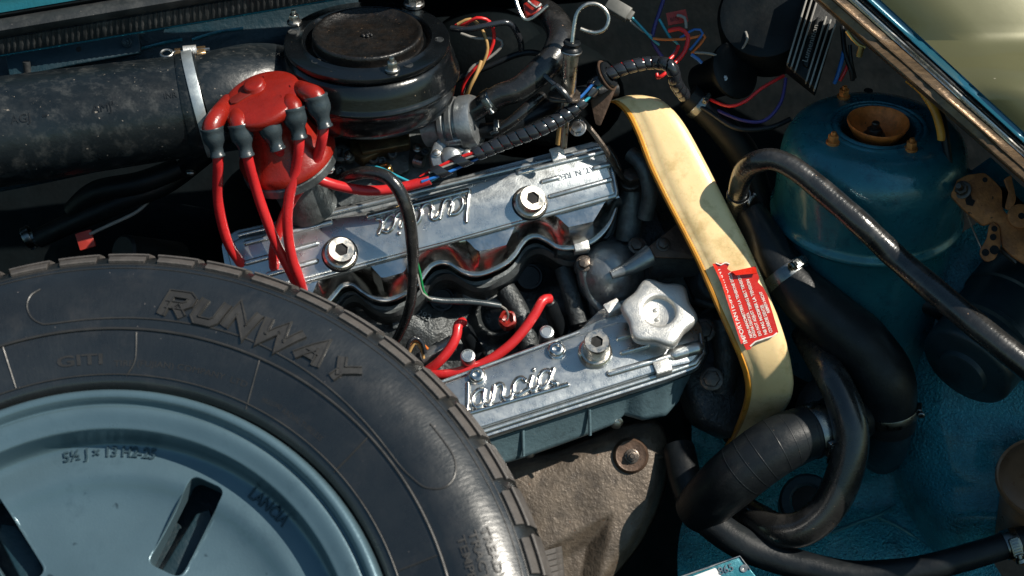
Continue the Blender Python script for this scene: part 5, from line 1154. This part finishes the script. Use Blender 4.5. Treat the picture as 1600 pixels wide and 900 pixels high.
def ringtube(g, r, z, rad, a0=0, a1=2 * PI, n=256):
    q = [V((r * math.cos(a), r * math.sin(a), z)) for a in [a0 + (a1 - a0) * k / n for k in range(n + 1)]]; g.tube(q, rad, 8, cap=abs(a1 - a0) < 6.2)
g = G(); ringtube(g, 461.5, -1.6, 2.0); ringtube(g, 403, -17.5, 1.2); ringtube(g, 560, -17, 0.9); ringtube(g, 553, -12.2, 0.8)
g.build('moulded_ring', M['letter'], ty, raw=True)
def spath(px, rad, name, lift=0.2):
    q = catmull([V((*pol(u, v), 0)) for u, v in px], .02) if False else None
    pr_ = [pol(u, v) for u, v in px]; cp = []
    for i in range(len(pr_) - 1):
        p0 = pr_[max(i - 1, 0)]; p1 = pr_[i]; p2 = pr_[i + 1]; p3 = pr_[min(i + 2, len(pr_) - 1)]
        for k in range(10):
            t = k / 10; c = [0.5 * (2 * p1[j] + (p2[j] - p0[j]) * t + (2 * p0[j] - 5 * p1[j] + 4 * p2[j] - p3[j]) * t * t + (3 * p1[j] - p0[j] - 3 * p2[j] + p3[j]) * t ** 3) for j in (0, 1)]; cp.append(c)
    cp.append(pr_[-1]); gg = G(); gg.tube([V((r * math.cos(a), r * math.sin(a), tz_(r) + lift)) for a, r in cp], rad, 8); gg.build(name, M['letter'], ty, raw=True)
spath([(63, 452), (48, 462), (42, 478), (48, 495), (62, 505), (80, 506), (140, 499), (210, 497), (290, 505), (370, 524), (440, 556), (510, 603), (570, 660), (620, 722), (645, 748), (665, 762), (690, 763), (706, 752), (712, 734), (708, 712), (690, 685), (672, 662)], 1.5, 'panel_outline')
for a, b in (((4, 541), (25, 607)), ((213, 519), (209, 606)), ((576, 682), (522, 738)), ((683, 868), (620, 893)), ((406, 560), (384, 640))): spath([a, ((a[0] + b[0]) / 2, (a[1] + b[1]) / 2), b], 1.3, 'moulded_spoke')
def arctext(s, u0, v0, u1, v1, size, h, name, m, par, outline=False, shear=0.0, off=0.0, inner=False, zf=None, bev=0, fit=True):
    """text bent along the circle, baseline from pixel (u0,v0) to (u1,v1), reading clockwise"""
    a0, r0 = pol(u0, v0); a1, r1 = pol(u1, v1); vs, fs = text_mesh(s, size, h / 2, off, shear, bev, outline)
    if not vs: return
    x0 = min(v.x for v in vs); x1 = max(v.x for v in vs); L = (a0 - a1); zf = zf or tz_
    # cut long straight edges so they follow the arc
    me = bpy.data.meshes.new('t'); me.from_pydata([tuple(v) for v in vs], [], fs); bm = bmesh.new(); bm.from_mesh(me); bpy.data.meshes.remove(me)
    for _ in range(2):
        ed = [e for e in bm.edges if e.calc_length() > size * .22]
        if ed: bmesh.ops.subdivide_edges(bm, edges=ed, cuts=1, use_grid_fill=False)
    bmesh.ops.triangulate(bm, faces=bm.faces); bm.verts.ensure_lookup_table()
    q = []
    for v in bm.verts:
        t = (v.co.x - x0) / (x1 - x0); a = a0 - L * t; r = r0 + (r1 - r0) * t + v.co.y; q.append(V((r * math.cos(a), r * math.sin(a), zf(r) + v.co.z + h / 2 - .6)))
    f2 = [tuple(v.index for v in f.verts) for f in bm.faces]; bm.free()
    g = G(); g.add(q, f2); return g.build(name, m, par, 30, raw=True)
# RUNWAY: bold stroke lettering, raised plateau with a raised outline
def strokes(ch):
    return {'R': [[(0, 0), (0, 1), (.62, 1), (.78, .86), (.78, .62), (.62, .48), (0, .48)], [(.36, .48), (.80, 0)]],
            'U': [[(0, 1), (0, .16), (.14, 0), (.66, 0), (.8, .16), (.8, 1)]],
            'N': [[(0, 0), (0, 1), (.8, 0), (.8, 1)]], 'W': [[(-.04, 1), (.26, 0), (.64, .86), (1.0, 0), (1.3, 1)]],
            'A': [[(-.02, 0), (.42, 1), (.86, 0)], [(.18, .32), (.66, .32)]], 'Y': [[(0, 1), (.42, .46), (.84, 1)], [(.42, .46), (.42, 0)]]}[ch]
def offsetpoly(path, w_):
    n = len(path); L = []; R = []
    for i in range(n):
        p = V(path[i]); d1 = (p - V(path[i - 1])).normalized() if i > 0 else None; d2 = (V(path[i + 1]) - p).normalized() if i < n - 1 else None
        d1 = d1 or d2; d2 = d2 or d1; m1 = V((-d1.y, d1.x)); m2 = V((-d2.y, d2.x)); m = m1 + m2
        m = m.normalized() if m.length > .2 else m1; k = w_ / max(m.dot(m1), .45); L.append(p + m * k); R.append(p - m * k)
    return L, R
word = 'RUNWAY'; aw = {'W': 1.3}; gl = []
x = 0
for ch in word: gl.append((ch, x)); x += aw.get(ch, .82) + .38
Wt = x - .38
A0, R0 = pol(250, 497); A1, R1 = pol(528, 604); HT = 40.0; WS = 12.5
for ch, x0 in gl:
    ga = G()
    for pth in strokes(ch):
        dp_ = []
        for i in range(len(pth) - 1):
            a = V(pth[i]); b = V(pth[i + 1]); 
            for k in range(4): dp_.append(a.lerp(b, k / 4))
        dp_.append(V(pth[-1]))
        wfac = (abs(A0 - A1) * R0) / Wt
        pp_ = [((x0 + q.x) * wfac + q.y * 9, q.y * (HT - 8) + 4) for q in dp_]
        for wd, zt in ((5.6, 2.0), (4.4, 3.6), (2.8, 3.7), (1.9, 2.4)):
            pass
        rws = []
        for wd, zt in ((6.5, -1.2), (6.1, 3.2), (5.4, 4.4), (4.2, 4.4), (3.5, 2.6)):
            L, R = offsetpoly(pp_, wd); rws.append((L, R, zt))
        def m3(p, z): a = A0 - p.x / R0; r = R0 + (R1 - R0) * (p.x / (Wt * wfac)) + p.y; return V((r * math.cos(a), r * math.sin(a), tz_(r) + z))
        cols = [[m3(p, z) for p in L] for L, R, z in rws] + [[m3(p, z) for p in R] for L, R, z in reversed(rws)]
        ga.grid(cols)
        for end in (0, -1):
            base = len(ga.v); ga.v += [c[end] for c in cols]; ga.f.append(tuple(range(base, base + len(cols))))
    ga.build('raised_letter', M['letter'], ty, 35, raw=True, label='raised tyre letter ' + ch)
arctext('GITI', 90, 575, 160, 569, 19, 1.8, 'moulded_text', M['letter'], ty, off=.4)
arctext('TIRE (FUJIAN) COMPANY  LTD', 178, 573, 384, 606, 11, 1.2, 'moulded_text', M['letter'], ty)
arctext('MAX.LOAD', 408, 628, 438, 640, 9, 1, 'moulded_text', M['letter'], ty)
arctext('RADIAL TUBELESS', 440, 645, 500, 690, 10, 1, 'moulded_text', M['letter'], ty)
arctext('TREADWEAR', 750, 826, 790, 965, 15, 2.6, 'moulded_text', M['letter'], ty, off=.25)
arctext('TRACTION', 731, 832, 762, 955, 15, 2.6, 'moulded_text', M['letter'], ty, off=.25)
arctext('TEMPERATURE', 713, 840, 745, 1000, 15, 2.6, 'moulded_text', M['letter'], ty, off=.25)
# shoulder blocks: two rows, one mesh each, copied round the tyre
NB = 54; per = 2 * PI / NB
def block(r0, r1, f0, f1, lift, name, slope=0.0):
    g = G(); n = 8; rows = []
    for fr_, li in ((0, -3), (0, lift * .8), (.12, lift), (.88, lift), (1, lift * .8), (1, -4)):
        r = r0 + (r1 - r0) * fr_; rows.append([V(((r) * math.cos(a), (r) * math.sin(a), 0)) + V((math.cos(a) * .55, math.sin(a) * .55, .8)) * li + V((0, 0, tz_(min(r, 591)))) for a in [per * (f0 + (f1 - f0) * k / n) for k in range(n + 1)]])
    g.grid(rows); m = n + 1; b = 0
    g.f.append(tuple(j * m for j in range(6))); g.f.append(tuple(j * m + n for j in reversed(range(6))))
    return g.build(name, M['tread'], ty, 35, raw=True)
b1 = block(577, 590, .04, .86, 7, 'tread_block'); b2 = block(563, 573.5, .08, .80, 5, 'shoulder_block')
g = G()
for f in (.16, .72): r = 567; a = per * f; g.lathe(V((r * math.cos(a), r * math.sin(a), tz_(r) + 3.6)), (math.cos(a) * .5, math.sin(a) * .5, .8), [(2.3, 0), (2.3, 1.8), (.1, 1.9)], 8)
b3 = g.build('stud_pit', M['hole'], b2, raw=True)
b4 = block(589.5, 592, .0, .90, 6, 'tread_rib')
for k in range(1, NB):
    for o in (b1, b2, b4):
        c = o.copy(); COL.objects.link(c); c.rotation_euler = (0, 0, per * k)
# rim
RP = [(388, -46), (386, -34), (384, -24), (381, -16), (376, -13), (371, -14), (367.5, -19), (365, -25), (363, -26), (360, -24), (352, -24), (340, -29), (334, -31), (332, -34), (331, -42), (329, -58), (326, -67), (320, -71), (312, -72), (296, -71), (284, -71), (274, -75), (262, -82), (246, -86), (225, -87), (200, -86), (170, -82), (140, -74), (100, -56), (80, -48)]
def rz(r):
    for (r1, z1), (r0, z0) in zip(RP, RP[1:]):
        if r0 <= r <= r1: return z0 + (z1 - z0) * (r - r0) / (r1 - r0)
    return -70
cl_ = spl(RP, 3); back = [(r, z - 12) for r, z in RP[::-1] if r < 330]
g = G(); g.lathe(O3, (0, 0, 1), cl_ + [(78, -52)] + back + [(330, -58), (340, -44), (388, -60)], 192, ref=(1, 0, 0))
rim = g.build('rim', M['rim'], wh, 35, raw=True)
sa, sr = pol(240, 888); sb, sb_r = pol(338, 762)
slots = [math.atan2(math.sin(sa) + math.sin(sb), math.cos(sa) + math.cos(sb)) + PI / 3 * k for k in range(6)]
s0r, s1r = 172, 300
g = G(); FZ = F(O3, (1, 0, 0), (0, 0, 1))
def slotpoly(a, grow=0):
    ca, sn_ = math.cos(a), math.sin(a); p = rpoly([(s0r - grow, -25 - grow), (s1r + grow, -25 - grow), (s1r + grow, 25 + grow), (s0r - grow, 25 + grow)], 13 + grow, 6)
    return [(x * ca - y * sn_, x * sn_ + y * ca) for x, y in p]
for a in slots: g.prism(FZ, slotpoly(a), -150, 0)
cut = g.build('cutter', None, None, raw=True)
md = rim.modifiers.new('b', 'BOOLEAN'); md.operation = 'DIFFERENCE'; md.object = cut; md.solver = 'EXACT'
cut.location = (0, 0, 0); bpy.context.view_layer.update()
cut.matrix_world = wh.matrix_world.copy(); bpy.context.view_layer.update()
me = bpy.data.meshes.new_from_object(rim.evaluated_get(bpy.context.evaluated_depsgraph_get()))
rim.modifiers.clear(); rim.data = me; bpy.data.objects.remove(cut)
if not me.materials: me.materials.append(M['rim'])
for p in me.polygons: p.material_index = 0
bm = bmesh.new(); bm.from_mesh(me)
for f in bm.faces: f.smooth = True
for e in bm.edges: e.smooth = not (len(e.link_faces) != 2 or e.calc_face_angle(0) > .6)
bm.to_mesh(me); bm.free()
for a in slots:
    g = G(); pl = slotpoly(a, 1.5); q = []
    for i in range(len(pl)):
        p0 = V(pl[i]); p1 = V(pl[(i + 1) % len(pl)]); n = max(1, int((p1 - p0).length / 8))
        for k in range(n): c = p0.lerp(p1, k / n); q.append(V((c.x, c.y, rz(c.length) - 1.6)))
    rows = []; m = len(q)
    for i in range(m):
        t = (q[(i + 1) % m] - q[i - 1]).normalized(); nn_ = V((-t.y, t.x, 0)); rows.append([q[i] + nn_ * (2.4 * math.cos(b)) + V((0, 0, 1.6 * math.sin(b))) for b in [2 * PI * k / 8 for k in range(8)]])
    g.grid(rows, closeu=True, closev=True); g.build('slot_edge', M['rim'], rim, 60, raw=True)
    g = G(); pl = slotpoly(a, 0); ri = []
    g.grid([[V((x, y, rz(math.hypot(x, y)) - 2)) for x, y in pl], [V((x, y, rz(math.hypot(x, y)) - 38)) for x, y in pl]], closeu=True); g.build('slot_wall', M['rim'], rim, 60, raw=True)
g = G(); g.lathe(O3, (0, 0, 1), [(1, -130), (160, -130), (220, -138), (250, -150), (340, -150), (372, -120), (384, -60)], 96); g.build('inner_disc', M['blueshade'], wh, raw=True)
for k in range(12):
    a = slots[0] + k * PI / 6 - .02; g = G(); ca, sn_ = math.cos(a), math.sin(a)
    p = [(x * ca - y * sn_, x * sn_ + y * ca) for x, y in [(150, -13), (215, -20), (262, -16), (276, 0), (262, 12), (150, 16)]]; g.prism(FZ, p, -130, -112, 3); g.build('vane', M['blueshade'], wh, raw=True)
rzf = lambda r: rz(r)
arctext('5½ J × 13 H2-25', 99, 721, 240, 716, 19, 3.4, 'stamped_text', M['rimletter'], rim, zf=rzf, off=.3)
arctext('LANCIA', 386, 774, 440, 822, 19, 3.4, 'stamped_text', M['rimletter'], rim, zf=rzf, off=.3)
# ribbed strap over the tyre at the bottom
sp_ = thing('rubber_strap', 'ribbed grey rubber strap over the tyre at the bottom edge', 'strap', P(840, 900, 200))
g = G(); rows = []
for k in range(40):
    t = k / 39; prof = []
    vv = 858 + 90 * t; wv = 2.2 * (0 if (k % 4 == 0) else 1)
    for u, dz in ((700, 60), (760, 58), (800, 52), (840, 40), (868, 18), (876, 0), (878, -60)): prof.append(P(u + 8 * t, vv + (860 - u) * .28, 400 - 110 + dz + wv - 60))
    rows.append(prof)
g.grid(rows); g.build('band', M['tread'], sp_, 25)
